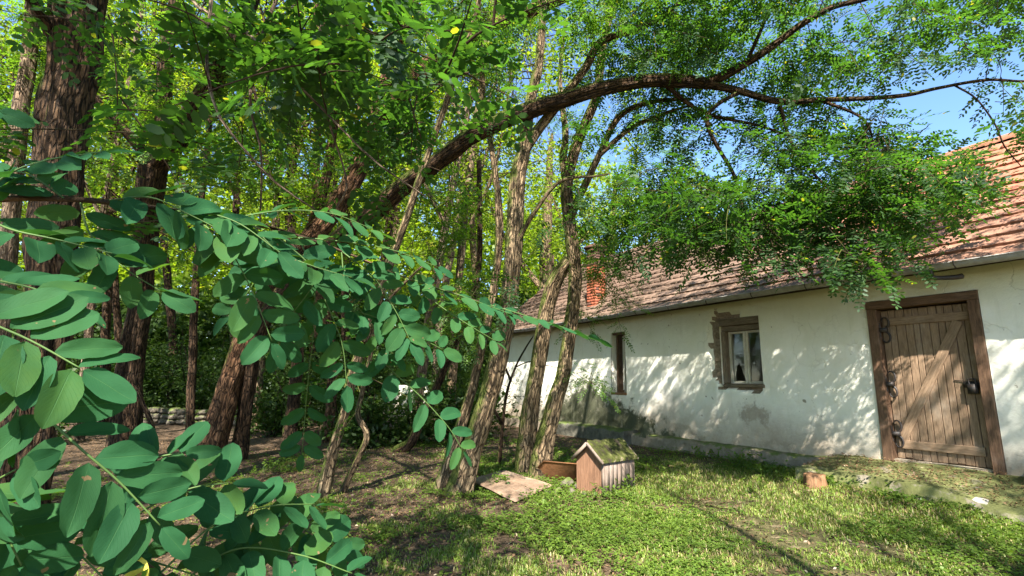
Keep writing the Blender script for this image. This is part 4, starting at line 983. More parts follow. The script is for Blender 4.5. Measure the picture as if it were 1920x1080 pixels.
# ================================================================== TREES
def px_path(pts, ground=True):
    P = np.array([[*at(a, b, c), d / 2 / F_PX * c / math.sqrt(1 + ((a - 960) / F_PX) ** 2)] for a, b, c, d in pts])
    if ground:
        b = P[0].copy(); g_ = float(gz(b[0], b[1])); dz = g_ - b[2]
        P[0, 2] = g_ - 0.02
    return P
TREES = {}
def tree(key, name, label, stems, limbs, bark='bark', group=None, furrow=0.16, cat='tree', flare=0.35, slim=0.92):
    """stems start in the ground; limbs start on the wood. Both are rows of (px, py, depth, width px)"""
    P0_ = px_path(stems[0]); root = thing(name, label, cat, (P0_[0, 0], P0_[0, 1], float(gz(P0_[0, 0], P0_[0, 1]))), group)
    anch = []; rad = []
    for si, (lst, isstem) in enumerate([(s, True) for s in stems] + [(l, False) for l in limbs]):
        P = px_path(lst, isstem); P[:, 3] *= slim; ln = np.linalg.norm(np.diff(P[:, :3], axis=0), axis=1).sum(); rmean = P[:, 3].mean()
        if isstem: P = np.vstack([P[0] + np.array([0, 0, -0.25, 0.0]), P])
        n = int(max(8, min(150, ln / max(0.045, rmean * 0.35)))); Sx = spline(P, n); Sx[:, 3] = np.maximum(Sx[:, 3], 0.0035)
        sides = int(np.clip(rmean * 2 * math.pi / 0.022, 7, 44))
        wob = (fbm(np.stack([np.linspace(0, ln * 1.8, n), np.full(n, si * 3.3), np.full(n, hash(key) % 7 * 0.0 + len(key))], -1), 61, 2)[:, None] - 0.5)
        Sx[:, :3] += wob * np.array([0.3, 0.2, 0.0]) * rmean
        mb = MB(); tube(mb, Sx[:, :3], Sx[:, 3], sides, furrow if rmean > 0.03 else 0.06, 0.12, seed=si * 13 + len(TREES) * 7, flare=min(flare, 0.03 / rmean) if isstem else 0.0)
        mb.build('trunk' if isstem else 'limb', MAT[bark], root, True)
        anch.append(Sx[n // 3 if isstem else n // 8:, :3]); rad.append(Sx[n // 3 if isstem else n // 8:, 3])
    TREES[key] = dict(root=root, anch=np.vstack(anch), rad=np.concatenate(rad))
    return root
def foliate(key, pts, mat='leaf_near', name='crown', **kw):
    t = TREES[key]; mbL = MB(); mbT = MB()
    order_ = pts
    sprays(mbL, mbT, order_, t['anch'], t['rad'], **kw)
    mbT.build('twigs', MAT['twig'], t['root'])['kind'] = 'stuff'; c_ = mbL.build(name, MAT[mat], t['root']); return c_

LG = 'trees of the yard'
tree('big', 'locust_tree', 'massive dark furrowed trunk at the far left edge of the yard',
     [[(28, 1005, 5.0, 135), (55, 820, 5.0, 112), (84, 600, 5.0, 108), (108, 400, 5.1, 106), (124, 200, 5.2, 108), (148, 0, 5.3, 116), (170, -160, 5.4, 112), (215, -500, 5.8, 80), (260, -900, 6.4, 40)]],
     [[(96, 66, 5.15, 30), (76, 28, 5.0, 26), (50, -10, 4.8, 22), (10, -60, 4.6, 18), (-80, -160, 4.2, 10)],
      [(185, -200, 5.4, 46), (330, -330, 4.8, 32), (480, -340, 4.0, 26), (620, -300, 3.2, 22), (760, -260, 2.7, 16)],
      [(200, -400, 5.6, 34), (420, -700, 5.4, 22), (800, -900, 5.0, 14), (1200, -900, 4.6, 7)]], 'bark_dark', furrow=0.22)
tree('pale', 'locust_tree', 'paler pinkish trunk standing close behind the massive dark trunk',
     [[(-10, 915, 7.0, 56), (6, 600, 7, 46), (30, 300, 7, 42), (52, 130, 7, 36), (62, 0, 7, 34), (88, -300, 7, 32), (110, -700, 7.4, 16)]],
     [[(45, 190, 7, 20), (15, 270, 6.9, 15), (-30, 320, 6.8, 10)]], 'bark_pale')
tree('fork', 'locust_tree', 'dark tree forking into an upright stem and a right leaning stem left of centre',
     [[(232, 878, 9, 84), (245, 700, 9, 60), (262, 560, 9, 50), (276, 420, 9, 54), (290, 312, 9, 62)]],
     [[(289, 322, 9, 44), (304, 230, 9, 37), (312, 100, 9, 34), (330, 0, 9, 30), (345, -150, 9, 26), (380, -500, 9.2, 14)],
      [(289, 322, 9, 50), (345, 242, 8.8, 47), (400, 152, 8.6, 45), (440, 72, 8.5, 38), (482, -30, 8.4, 30), (560, -250, 8.2, 20)],
      [(288, 305, 9, 30), (242, 252, 8.9, 25), (206, 216, 8.7, 23), (172, 178, 8.6, 21), (120, 90, 8.4, 17), (90, -20, 8.2, 12)]], 'bark_dark')
tree('lean', 'locust_tree', 'thick reddish trunk leaning right, rising in a long line to the top of the picture',
     [[(386, 880, 9, 70), (413, 785, 9, 56), (443, 690, 9, 52), (472, 610, 9, 50), (522, 530, 9, 52), (580, 452, 8.9, 45), (642, 372, 8.9, 40), (715, 230, 8.8, 34), (790, 135, 8.7, 33), (850, 90, 8.6, 31), (930, 45, 8.5, 27), (1000, 18, 8.4, 23), (1075, -14, 8.4, 19), (1200, -90, 8.2, 11)]],
     [[(650, 360, 8.9, 26), (690, 262, 8.9, 22), (720, 150, 8.9, 18), (770, 30, 8.9, 14), (800, -100, 8.9, 9)],
      [(560, 480, 8.95, 26), (600, 380, 9.1, 22), (625, 250, 9.2, 18), (640, 100, 9.3, 14), (660, -60, 9.3, 9)]], 'bark_red')
tree('bough', 'locust_tree', 'tree whose heavy dark bough arches across to the roof and forks over the house',
     [[(448, 872, 9.3, 42), (460, 765, 9.2, 36), (476, 660, 9, 34), (505, 580, 8.8, 38), (565, 510, 8.5, 38), (642, 442, 8.1, 40), (710, 390, 7.7, 42), (757, 350, 7.4, 42), (820, 306, 7.1, 40), (875, 263, 6.9, 38), (920, 236, 6.8, 37), (990, 208, 6.7, 36), (1070, 183, 6.6, 35), (1140, 164, 6.5, 34), (1215, 151, 6.4, 33), (1275, 153, 6.35, 32), (1335, 158, 6.3, 27)]],
     [[(1318, 158, 6.3, 26), (1360, 140, 6.25, 24), (1400, 118, 6.2, 22), (1450, 85, 6.1, 20), (1500, 48, 6, 18), (1560, 14, 5.9, 16), (1640, -8, 5.8, 13), (1760, -60, 5.6, 8)],
      [(1318, 157, 6.3, 20), (1385, 170, 6.2, 18), (1460, 190, 6.1, 17), (1540, 187, 6, 15), (1630, 184, 5.9, 13), (1700, 178, 5.8, 12), (1760, 165, 5.7, 10), (1850, 150, 5.6, 9), (1925, 152, 5.5, 7), (2010, 138, 5.4, 4)],
      [(1388, 171, 6.2, 11), (1345, 196, 6.15, 11), (1326, 222, 6.1, 11), (1338, 262, 6.1, 10), (1376, 328, 6.1, 9), (1392, 385, 6.1, 8), (1430, 440, 6.1, 6), (1500, 480, 6.0, 3)],
      [(1240, 152, 6.4, 12), (1285, 190, 6.4, 11), (1330, 215, 6.4, 9), (1420, 235, 6.3, 7), (1530, 270, 6.2, 4)],
      [(1790, 160, 5.65, 6), (1830, 185, 5.6, 5), (1865, 232, 5.6, 5), (1884, 275, 5.6, 4), (1915, 312, 5.5, 3)],
      [(1540, 188, 6, 9), (1620, 225, 5.9, 7), (1640, 290, 5.9, 5), (1650, 360, 5.85, 3)],
      [(1460, 190, 6.1, 9), (1490, 280, 6.0, 8), (1560, 360, 5.9, 6), (1640, 430, 5.7, 4)],
      [(1400, 118, 6.2, 10), (1440, 20, 6.1, 8), (1460, -80, 6.0, 5)]], 'bark_dark', furrow=0.18, slim=0.82)
tree('thin', 'locust_tree', 'slim grey trunk rising left of the leaning mossy pair',
     [[(602, 948, 6.3, 30), (628, 832, 6.3, 24), (647, 773, 6.3, 22), (664, 695, 6.3, 21), (690, 618, 6.3, 20), (722, 520, 6.3, 19), (758, 420, 6.3, 17), (792, 320, 6.3, 15), (842, 180, 6.3, 13), (885, 50, 6.3, 11), (920, -90, 6.3, 8)]], [[(690, 618, 6.3, 10), (730, 560, 6.0, 8), (790, 500, 5.8, 5)]], 'bark')
tree('crook', 'sapling', 'thin crooked sapling with a greenish kinked stem beside the slim grey trunk',
     [[(640, 942, 6.6, 15), (675, 852, 6.6, 13), (688, 815, 6.6, 13), (671, 778, 6.6, 13), (679, 735, 6.6, 11), (700, 640, 6.6, 9), (706, 560, 6.6, 7), (730, 470, 6.6, 4)]], [], 'bark')
tree('slope', 'locust_tree', 'narrow mossy trunk leaning just left of the stout orange brown trunk',
     [[(826, 935, 6.6, 34), (850, 845, 6.6, 25), (880, 745, 6.6, 21), (906, 640, 6.6, 19), (926, 540, 6.7, 17), (936, 420, 6.8, 15), (925, 300, 6.9, 12), (905, 160, 7, 10), (900, 0, 7.1, 7)]], [], 'bark')
tree('stout', 'locust_tree', 'stout orange brown trunk at the flat board, its forked top reaching high above',
     [[(862, 934, 6.5, 56), (880, 860, 6.5, 44), (905, 780, 6.5, 42), (930, 690, 6.5, 40), (950, 600, 6.5, 38), (956, 540, 6.5, 37), (961, 480, 6.5, 36), (966, 400, 6.6, 34), (971, 325, 6.7, 31), (984, 272, 6.8, 27), (993, 200, 7, 22), (1005, 150, 7.1, 20), (1015, 90, 7.2, 17), (1020, 20, 7.3, 15), (1028, -90, 7.4, 10)]],
     [[(980, 288, 6.75, 24), (1003, 250, 6.8, 22), (1030, 215, 6.8, 20), (1070, 165, 6.7, 18), (1100, 125, 6.7, 17), (1125, 80, 6.6, 16), (1180, 58, 6.5, 14), (1230, 38, 6.4, 11), (1290, -6, 6.3, 7)],
      [(962, 470, 6.5, 12), (1000, 400, 6.4, 10), (1050, 340, 6.3, 8), (1120, 330, 6.2, 5), (1145, 325, 6.2, 4)]], 'bark')
tree('mossy', 'locust_tree', 'pair of mossy trunks joined at the base behind the brown panel',
     [[(1008, 890, 7.5, 50), (1022, 830, 7.5, 39), (1042, 750, 7.5, 34), (1058, 690, 7.5, 30), (1070, 605, 7.5, 27), (1078, 520, 7.5, 27), (1072, 465, 7.5, 28), (1066, 400, 7.6, 26), (1063, 345, 7.6, 25), (1076, 290, 7.7, 22), (1095, 240, 7.7, 20), (1118, 180, 7.7, 18), (1130, 100, 7.7, 16), (1150, 0, 7.7, 12), (1165, -100, 7.7, 7)],
      [(984, 893, 7.6, 46), (995, 770, 7.6, 34), (1008, 690, 7.6, 32), (1020, 620, 7.6, 32), (1030, 560, 7.6, 31), (1044, 520, 7.58, 28), (1066, 488, 7.52, 22)]],
     [[(1068, 410, 7.55, 18), (1082, 378, 7.4, 16), (1108, 322, 7.3, 15), (1127, 283, 7.2, 14), (1165, 215, 7.1, 12), (1230, 190, 7, 10), (1300, 185, 6.9, 6)],
      [(1124, 290, 7.2, 12), (1180, 243, 7.1, 10), (1240, 215, 7, 8), (1300, 196, 6.9, 5)],
      [(1063, 350, 7.6, 18), (1056, 300, 7.7, 17), (1060, 250, 7.8, 14), (1050, 150, 8, 10), (1060, 40, 8.2, 6)],
      [(1036, 545, 7.6, 14), (1034, 500, 7.6, 12), (1036, 478, 7.6, 8)]], 'bark')
tree('twiggy', 'sapling', 'thin bare twiggy sapling in front of the far whitewashed wall',
     [[(936, 868, 8.5, 9), (942, 800, 8.5, 8), (950, 740, 8.5, 6), (966, 690, 8.5, 4.5), (984, 655, 8.5, 3.5), (1000, 630, 8.5, 2.5)]],
     [[(942, 795, 8.5, 7), (925, 765, 8.4, 6), (905, 720, 8.4, 4)], [(958, 715, 8.5, 5), (940, 670, 8.4, 4), (930, 640, 8.4, 3)], [(968, 688, 8.5, 3), (985, 680, 8.4, 2.5), (1004, 676, 8.3, 2)]], 'bark_dark', furrow=0.05)
tree('slant', 'locust_tree', 'slim dark trunk slanting right in the shade behind the stout trunk',
     [[(742, 868, 9.8, 24), (770, 830, 9.8, 20), (788, 790, 9.8, 19), (812, 740, 9.8, 18), (850, 650, 9.8, 16), (890, 540, 9.8, 13), (900, 430, 9.9, 11), (898, 300, 10, 9)]], [], 'bark_dark')
tree('dead', 'sapling', 'dark bare sapling among the far left trunks',
     [[(290, 868, 8.6, 14), (286, 805, 8.6, 13), (266, 752, 8.6, 10), (250, 700, 8.6, 8), (255, 600, 8.6, 5)]], [], 'bark_dark', furrow=0.05)
# woodland further back: (base px, depth, width px, lean px at the top of the frame)
BG = [(540, 12.5, 26, 20, 'bark_dark'), (612, 11.5, 20, -20, 'bark_red'), (356, 12.0, 18, 50, 'bark_dark'), (196, 14, 22, 30, 'bark_dark'), (226, 15.5, 18, -30, 'bark_dark'),
      (690, 14.5, 20, 60, 'bark_dark'), (778, 12.0, 20, 120, 'bark_pale'), (845, 13.0, 18, 70, 'bark'), (150, 12, 20, 90, 'bark_pale'), (480, 15, 20, 60, 'bark'),
      (430, 18, 18, 40, 'bark_dark'), (660, 18, 18, -40, 'bark_dark'), (585, 20, 18, 60, 'bark_dark'), (320, 20, 18, -20, 'bark_dark'), (60, 16, 22, 40, 'bark_dark'), (-60, 13, 24, 20, 'bark'), (740, 21, 16, 30, 'bark'), (270, 24, 18, 30, 'bark_dark'),
      (880, 20, 16, 40, 'bark'), (820, 17, 16, 90, 'bark_pale'), (-160, 10, 40, 10, 'bark_dark'), (-260, 16, 30, 0, 'bark_dark')]
BGL = ['straight dark trunk in the shade right of the two leaning trunks', 'slim reddish trunk just behind the slim grey trunk', 'thin dark trunk close behind the foot of the leaning reddish trunk on its left',
       'dark trunk in deep shade between the massive trunk and the forked tree', 'dark trunk directly behind the foot of the forked tree', 'dark trunk behind the thin crooked sapling', 'pale trunk leaning right behind the slim slanting dark trunk',
       'brown trunk in the wood behind the narrow mossy trunk', 'pale trunk half hidden behind the massive dark trunk', 'brown woodland trunk behind the pair of leaning trunks']
bgkeys = []
for k, (px, Z, wd, lean, bk_) in enumerate(BG):
    yb = 717 + (px - 960) * 0.021 + F_PX * 1.55 / Z
    j = lambda: rng.uniform(-14, 14)
    stem = [(px, yb, Z, wd * 1.15), (px + lean * 0.15 + j(), yb - 150, Z, wd), (px + lean * 0.5 + j(), yb - 400, Z, wd * 0.82), (px + lean + j(), yb - 700, Z, wd * 0.62), (px + lean * 1.5 + j(), yb - 1000, Z, wd * 0.35)]
    sgn = 1 if k % 2 else -1
    limbs = [[(px + lean * 0.5, yb - 400, Z, wd * 0.5), (px + lean * 0.5 + 50 * sgn, yb - 520, Z - 0.2, wd * 0.38), (px + lean * 0.5 + 80 * sgn, yb - 700, Z - 0.3, wd * 0.2)],
             [(px + lean * 0.75, yb - 560, Z, wd * 0.4), (px + lean * 0.7 - 60 * sgn, yb - 660, Z + 0.2, wd * 0.3), (px + lean * 0.7 - 110 * sgn, yb - 820, Z + 0.3, wd * 0.15)]]
    lab = BGL[k] if k < len(BGL) else 'slender trunk far back in the wood, seen between nearer trunks'
    tree('bg%d' % k, 'woodland_tree', lab, [stem], limbs, bk_, 'trees of the wood behind the yard', furrow=0.12, flare=0.2); bgkeys.append('bg%d' % k)

# ---- crowns of the yard trees
foliate('bough', blobs([(1360, 60, 260, 130, 5.6, 7.4, 80), (1560, 90, 260, 160, 5.4, 6.8, 90), (1450, 260, 330, 150, 5.6, 6.8, 130), (1300, 330, 260, 170, 5.9, 7.2, 90), (1560, 380, 280, 150, 5.3, 6.3, 115),
                        (1460, 405, 340, 80, 5.3, 6.6, 120), (1690, 350, 180, 110, 5.0, 5.8, 60), (1850, 100, 150, 130, 5.2, 6.0, 34), (1800, 10, 220, 70, 5.2, 6.2, 50), (1880, 220, 90, 90, 5.2, 5.8, 12),
                        (1190, 110, 220, 100, 6.0, 7.6, 34), (1590, 480, 150, 60, 5.2, 5.9, 34), (1290, 425, 170, 60, 6.2, 7.1, 56), (1400, 450, 160, 40, 5.8, 6.8, 30), (1480, 160, 300, 120, 5.5, 6.6, 60), (1400, -170, 520, 140, 4.6, 6.6, 80)]), 'leaf_near', size=0.5, nleaf=9, L=0.27, pairs=6, ll=0.052, lw=0.025, oval=True)
foliate('mossy', blobs([(1210, 330, 220, 200, 7.8, 9.4, 70), (1150, 470, 110, 80, 8.0, 9.4, 24), (1250, 420, 180, 100, 6.9, 8.6, 50), (1130, 50, 300, 110, 7.4, 9.4, 60), (1120, 560, 36, 40, 8.4, 9.6, 7), (1100, 700, 60, 36, 7.2, 7.7, 7), (1190, 220, 200, 100, 7.6, 9, 30), (1105, 600, 30, 36, 8.2, 9.5, 5)]), 'leaf_mid', size=0.5, nleaf=8, L=0.25, pairs=7, ll=0.05, lw=0.022)
foliate('stout', blobs([(1010, 20, 300, 80, 6.0, 8.0, 50), (1180, 60, 280, 110, 5.8, 7.6, 56), (940, 560, 130, 90, 7.4, 9, 14), (830, 100, 190, 120, 7.0, 9.0, 34)]), 'leaf_mid', size=0.5, nleaf=8, L=0.25, pairs=7, ll=0.05, lw=0.022)
foliate('lean', blobs([(690, 110, 300, 160, 8.4, 10.4, 60), (590, 300, 280, 200, 8.8, 10.6, 50), (850, 20, 340, 90, 8.0, 10, 56), (740, 440, 180, 110, 8.8, 10, 22), (650, -220, 500, 160, 6.2, 9, 110)]), 'leaf_mid', size=0.6, nleaf=9, L=0.28, pairs=7, ll=0.058, lw=0.026)
foliate('thin', blobs([(800, 250, 160, 180, 5.6, 7.0, 18), (900, 40, 220, 90, 5.4, 7.0, 26), (770, 560, 130, 120, 5.6, 7.0, 20)]), 'leaf_near', size=0.5, nleaf=8, L=0.24, pairs=7, ll=0.048, lw=0.022)
foliate('slope', blobs([(880, 40, 200, 90, 6.6, 8.0, 16), (860, 330, 100, 120, 7.0, 8.0, 6)]), 'leaf_mid', size=0.5, nleaf=8, L=0.24, pairs=7, ll=0.048)
foliate('crook', blobs([(720, 500, 160, 160, 6.0, 7.2, 20), (690, 740, 60, 60, 6.4, 6.9, 4)]), 'leaf_near', size=0.45, nleaf=10)
foliate('fork', blobs([(350, 60, 350, 160, 7.4, 10, 90), (200, 230, 320, 200, 7.8, 10, 60), (480, 230, 250, 200, 7.6, 9.6, 50), (150, -300, 700, 220, 5.6, 9, 170)]), 'leaf_mid', size=0.6, nleaf=13, ll=0.055, lw=0.026)
foliate('pale', blobs([(20, 60, 220, 160, 6.4, 8.0, 30), (60, 300, 200, 180, 7.2, 8.6, 20)]), 'leaf_mid', size=0.6, nleaf=13, ll=0.055, lw=0.026)
foliate('slant', blobs([(880, 420, 180, 200, 9, 11, 40), (820, 640, 160, 100, 9, 10.5, 20)]), 'leaf_mid', size=0.6, nleaf=13, ll=0.055, lw=0.026)
foliate('twiggy', blobs([(960, 670, 90, 60, 8.2, 8.8, 7)]), 'leaf_near', size=0.35, nleaf=5)

# ---- crowns behind: broad leaf quads in clumps on the woodland trees
def clump_quads(cent, rad, per, size, flat=0.7):
    n = len(cent); V = np.repeat(cent, per, 0) + rng.normal(0, 1, (n * per, 3)) * np.repeat(rad, per)[:, None] * np.array([0.55, 0.55, 0.55 * flat])
    N = nrm(rng.normal(0, 0.6, (n * per, 3)) + np.array([0, 0, 0.8])); D = nrm(np.cross(N, rng.normal(0, 1, (n * per, 3)))); S = np.cross(N, D)
    l = size * rng.uniform(0.6, 1.3, n * per)[:, None]
    Q = np.stack([V - D * l * 0.5, V + S * l * 0.28, V + D * l * 0.5, V - S * l * 0.28], 1)
    return Q.reshape(-1, 3)
def bg_crown(key, n_cl, per, size, zlo, zhi, spread, mat, name='crown'):
    t = TREES[key]; A = t['anch'][(t['anch'][:, 2] > zlo - 0.5)]
    if len(A) == 0: A = t['anch']
    i = rng.integers(0, len(A), n_cl); off = rng.normal(0, 1, (n_cl, 3)) * np.array([spread, spread, spread * 0.55]); C = A[i] + off
    C[:, 2] = np.clip(C[:, 2], zlo + rng.uniform(0, 0.8, n_cl), zhi)
    mbT = MB(); ctl = (A[i] + C) / 2 + np.array([0, 0, 0.2]); twigs_mesh(mbT, A[i], C, ctl, np.full(n_cl, 0.018), 0.005, 4, 4); mbT.build('twigs', MAT['twig'], t['root'])['kind'] = 'stuff'
    V = clump_quads(C, rng.uniform(0.35, 0.7, n_cl), per, size); mb = MB(); mb.add(V, quads_of(V)); mb.build(name, MAT[mat], t['root'])
for k, key in enumerate(bgkeys):
    Z = BG[k][1]
    gap = BG[k][0] >= 740
    bg_crown(key, (70 if gap else 80), 66, 0.10 if Z < 14 else 0.135, 2.4, 9.5 if gap else 11.5, 1.5 if Z < 16 else 2.2, 'leaf_far')

# understorey shrubs
SH = [(120, 17.8, 2.6), (220, 17.6, 2.6), (330, 18.2, 2.8), (430, 17.8, 2.6), (560, 15.5, 2.6), (520, 13.5, 1.2), (640, 13.5, 2.2), (720, 16, 2.6), (780, 11.5, 1.8), (850, 14.5, 2.4), (690, 11, 1.3), (60, 11, 1.9), (-40, 12, 2.4), (270, 18, 3), (600, 20, 3.2), (800, 19, 3.2), (400, 21, 3.4), (150, 19, 3.2), (880, 11.8, 1.6), (910, 17.2, 2.6), (960, 18.5, 3.0), (20, 20, 3.2), (100, 18.5, 3.4), (240, 18.5, 3.6), (380, 18, 3.8), (520, 18, 4.0), (660, 17, 3.6), (760, 20, 4.2), (860, 21, 4.2), (180, 23, 5), (340, 24, 5), (480, 24, 5), (620, 24, 5), (-60, 18, 4), (740, 25, 5), (60, 24, 5)]
for k, (px, Z, h) in enumerate(SH):
    b = at(px, 715, Z); g0 = float(gz(b[0], b[1])); root = thing('shrub', 'shady leafy shrub filling the gaps between the far trunks', 'shrub', (b[0], b[1], g0), 'shrubs under the wood behind the yard')
    mbT = MB(); ns = 7; tops = np.array([[b[0] + rng.normal(0, 0.4 * h / 2), b[1] + rng.normal(0, 0.4 * h / 2), g0 + h * rng.uniform(0.6, 1.0)] for _ in range(ns)]); bases = np.tile([b[0], b[1], g0 - 0.1], (ns, 1)) + rng.normal(0, 0.1, (ns, 3)) * [1, 1, 0]
    twigs_mesh(mbT, bases, tops, (bases + tops) / 2 + rng.normal(0, 0.15, (ns, 3)), np.full(ns, 0.022), 0.006, 5, 6); mbT.build('stems', MAT['bark_dark'], root)['kind'] = 'stuff'
    n_cl = int(26 + 12 * h); tt = rng.random(n_cl); j = rng.integers(0, ns, n_cl); C = bases[j] * (1 - tt[:, None]) + tops[j] * tt[:, None] + rng.normal(0, 0.36 * h / 2, (n_cl, 3)) * [1, 1, 0.6]
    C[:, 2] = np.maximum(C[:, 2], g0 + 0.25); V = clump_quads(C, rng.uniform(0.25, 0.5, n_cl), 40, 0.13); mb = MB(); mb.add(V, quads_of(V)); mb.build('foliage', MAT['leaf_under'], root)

# far wood that closes the view, and trees behind the house
n_cl = 1500; xx = rng.uniform(-34, 4, n_cl); yy = rng.uniform(27, 38, n_cl); zz_ = rng.uniform(0.3, 14, n_cl); C = np.stack([xx, yy, zz_], -1)
V = clump_quads(C, np.full(n_cl, 1.5), 60, 0.42); mb = MB(); mb.add(V, quads_of(V)); fw = mb.build('far_wood', MAT['leaf_far']); tag(fw, 'far off wall of sunlit woodland closing the view', kind='stuff')
n_cl = 1400; xx = rng.uniform(-30, 1, n_cl); yy = rng.uniform(22, 27, n_cl); zz_ = rng.uniform(0.1, 1, n_cl) ** 1.2 * 5.5; C = np.stack([xx, yy, zz_], -1)
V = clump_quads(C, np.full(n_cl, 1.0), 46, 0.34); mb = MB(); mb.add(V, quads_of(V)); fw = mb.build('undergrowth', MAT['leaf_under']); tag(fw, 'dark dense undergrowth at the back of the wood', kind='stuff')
for k, (px, Z, top, wd) in enumerate([(1010, 22, 250, 34), (1130, 24, 330, 30), (1270, 23, 380, 30), (1390, 22, 400, 30)]):
    yb = 722 + F_PX * 1.4 / Z; p = [(px, yb, Z, wd), (px + 10, yb - 200, Z, wd * 0.8), (px + 20, top + 60, Z, wd * 0.4), (px + 25, top, Z, wd * 0.15)]
    lb = ['tall tree rising behind the far end of the house', 'leafy tree behind the chimney and roof ridge', 'tree showing over the ridge behind the mossy trunks', 'tree top peeping over the ridge right of the chimney'][k]
    tree('rear%d' % k, 'broadleaf_tree', lb, [p], [[(px + 12, yb - 230, Z, 14), (px - 60, yb - 330, Z, 8), (px - 100, yb - 420, Z, 4)], [(px + 14, yb - 260, Z, 14), (px + 80, yb - 330, Z, 8), (px + 120, yb - 400, Z, 4)]], 'bark', furrow=0.1)
    bg_crown('rear%d' % k, 45 if k == 0 else 110, 80, 0.15, 3.5, 8.0 if k == 0 else 11.5, 1.5, 'leaf_far')

# ---- canopy overhead: trees behind and beside the camera whose shade falls on wall and yard
def over_tree(key, label, base, top, limbs, n_cl, per, size, rad=0.85):
    b = np.array([base[0], base[1], float(gz(base[0], base[1]))]); root = thing('locust_tree', label, 'tree', b)
    mb = MB(); P = spline(np.array([[b[0], b[1], b[2] - 0.2, 0.17], [*(b + (np.array(top) - b) * 0.5 + [0.15, 0.1, 0]), 0.13], [*top, 0.08]]), 30); tube(mb, P[:, :3], P[:, 3], 18, 0.15, 0.2, 3, flare=0.3); mb.build('trunk', MAT['bark'], root, True)
    A = []
    for l in limbs:
        q = spline(np.array([[*P[int(l[0] * 29), :3], 0.07], *[[*z, r_] for *z, r_ in l[1]]]), 22); mb = MB(); tube(mb, q[:, :3], q[:, 3], 10, 0.1, 0.2, 5); mb.build('limb', MAT['bark'], root, True); A.append(q[5:, :3])
    A = np.vstack(A); i = rng.integers(0, len(A), n_cl); C = A[i] + rng.normal(0, 1, (n_cl, 3)) * [0.8, 0.8, 0.45]
    mbT = MB(); twigs_mesh(mbT, A[i], C, (A[i] + C) / 2 + [0, 0, 0.1], np.full(n_cl, 0.012), 0.004, 4, 4); mbT.build('twigs', MAT['twig'], root)['kind'] = 'stuff'
    V = clump_quads(C, rng.uniform(0.3, 0.6, n_cl) * rad, per, size); mb = MB(); mb.add(V, quads_of(V)); mb.build('crown', MAT['leaf_mid'], root)
over_tree('o1', 'locust tree standing behind the viewer, its crown shading the yard', (1.8, -6.5), (2.2, -3.6, 7.4),
          [(0.75, [(2.9, -0.9, 7.4, 0.03), (3.2, 0.9, 7.8, 0.02), (3.3, 1.9, 8.0, 0.01)]), (0.85, [(4.2, -1.0, 7.6, 0.03), (5.2, 0.8, 7.7, 0.02), (5.9, 1.7, 7.6, 0.01)]), (0.8, [(1.4, -0.4, 8.0, 0.03), (1.0, 1.2, 8.4, 0.02), (0.8, 2.2, 8.6, 0.01)]), (0.95, [(4.4, -2.4, 8.0, 0.03), (5.6, -0.8, 7.8, 0.02), (6.2, 0.6, 7.6, 0.01)]), (0.97, [(4.9, -1.4, 7.5, 0.03), (5.5, -0.2, 7.3, 0.02), (5.9, 0.9, 7.2, 0.01)]), (0.97, [(5.2, -1.6, 7.8, 0.03), (6.0, -0.4, 7.4, 0.02), (6.6, 0.3, 7.2, 0.01)])], 160, 75, 0.08, 1.0)
over_tree('o2', 'locust tree standing behind the viewer on the left', (-2.4, -5.6), (-1.9, -3.0, 7.4),
          [(0.8, [(-1.4, -0.6, 7.4, 0.03), (-1.0, 1.2, 8.0, 0.02), (-0.7, 2.2, 8.4, 0.01)]), (0.9, [(-3.0, -0.6, 7.8, 0.03), (-3.6, 1.2, 8.2, 0.02), (-3.8, 2.4, 8.4, 0.01)]), (0.7, [(-1.8, -0.6, 5.0, 0.03), (-1.7, 0.0, 5.2, 0.02), (-1.6, 0.4, 5.0, 0.01)])], 190, 75, 0.085, 1.0)
over_tree('o4', 'locust tree standing out to the right of the yard', (9.6, -3.4), (8.2, -2.0, 6.4),
          [(0.9, [(7.0, -0.8, 7.0, 0.03), (6.0, 0.0, 7.2, 0.02), (5.3, 0.5, 7.2, 0.01)]), (0.95, [(7.4, -0.2, 7.0, 0.03), (6.6, 0.6, 7.0, 0.02), (6.0, 1.0, 7.0, 0.01)])], 75, 75, 0.08, 1.0)
over_tree('o3', 'spreading locust tree left of the viewer', (-7.4, -3.4), (-6.9, -1.8, 6.6),
          [(0.8, [(-6.2, 0.6, 6.8, 0.03), (-5.8, 2.2, 7.4, 0.02), (-5.6, 3.4, 7.8, 0.01)]), (0.9, [(-8.4, 0.6, 7.0, 0.03), (-8.8, 2.4, 7.6, 0.02), (-9.0, 3.6, 8.0, 0.01)]), (0.85, [(-4.6, 0.6, 7.6, 0.03), (-3.6, 2.6, 8.4, 0.02), (-3.0, 3.8, 8.8, 0.01)]), (0.9, [(-6.6, 2.0, 8.0, 0.03), (-5.0, 4.0, 9.0, 0.02), (-4.4, 5.5, 9.6, 0.01)])], 330, 75, 0.09, 1.0)

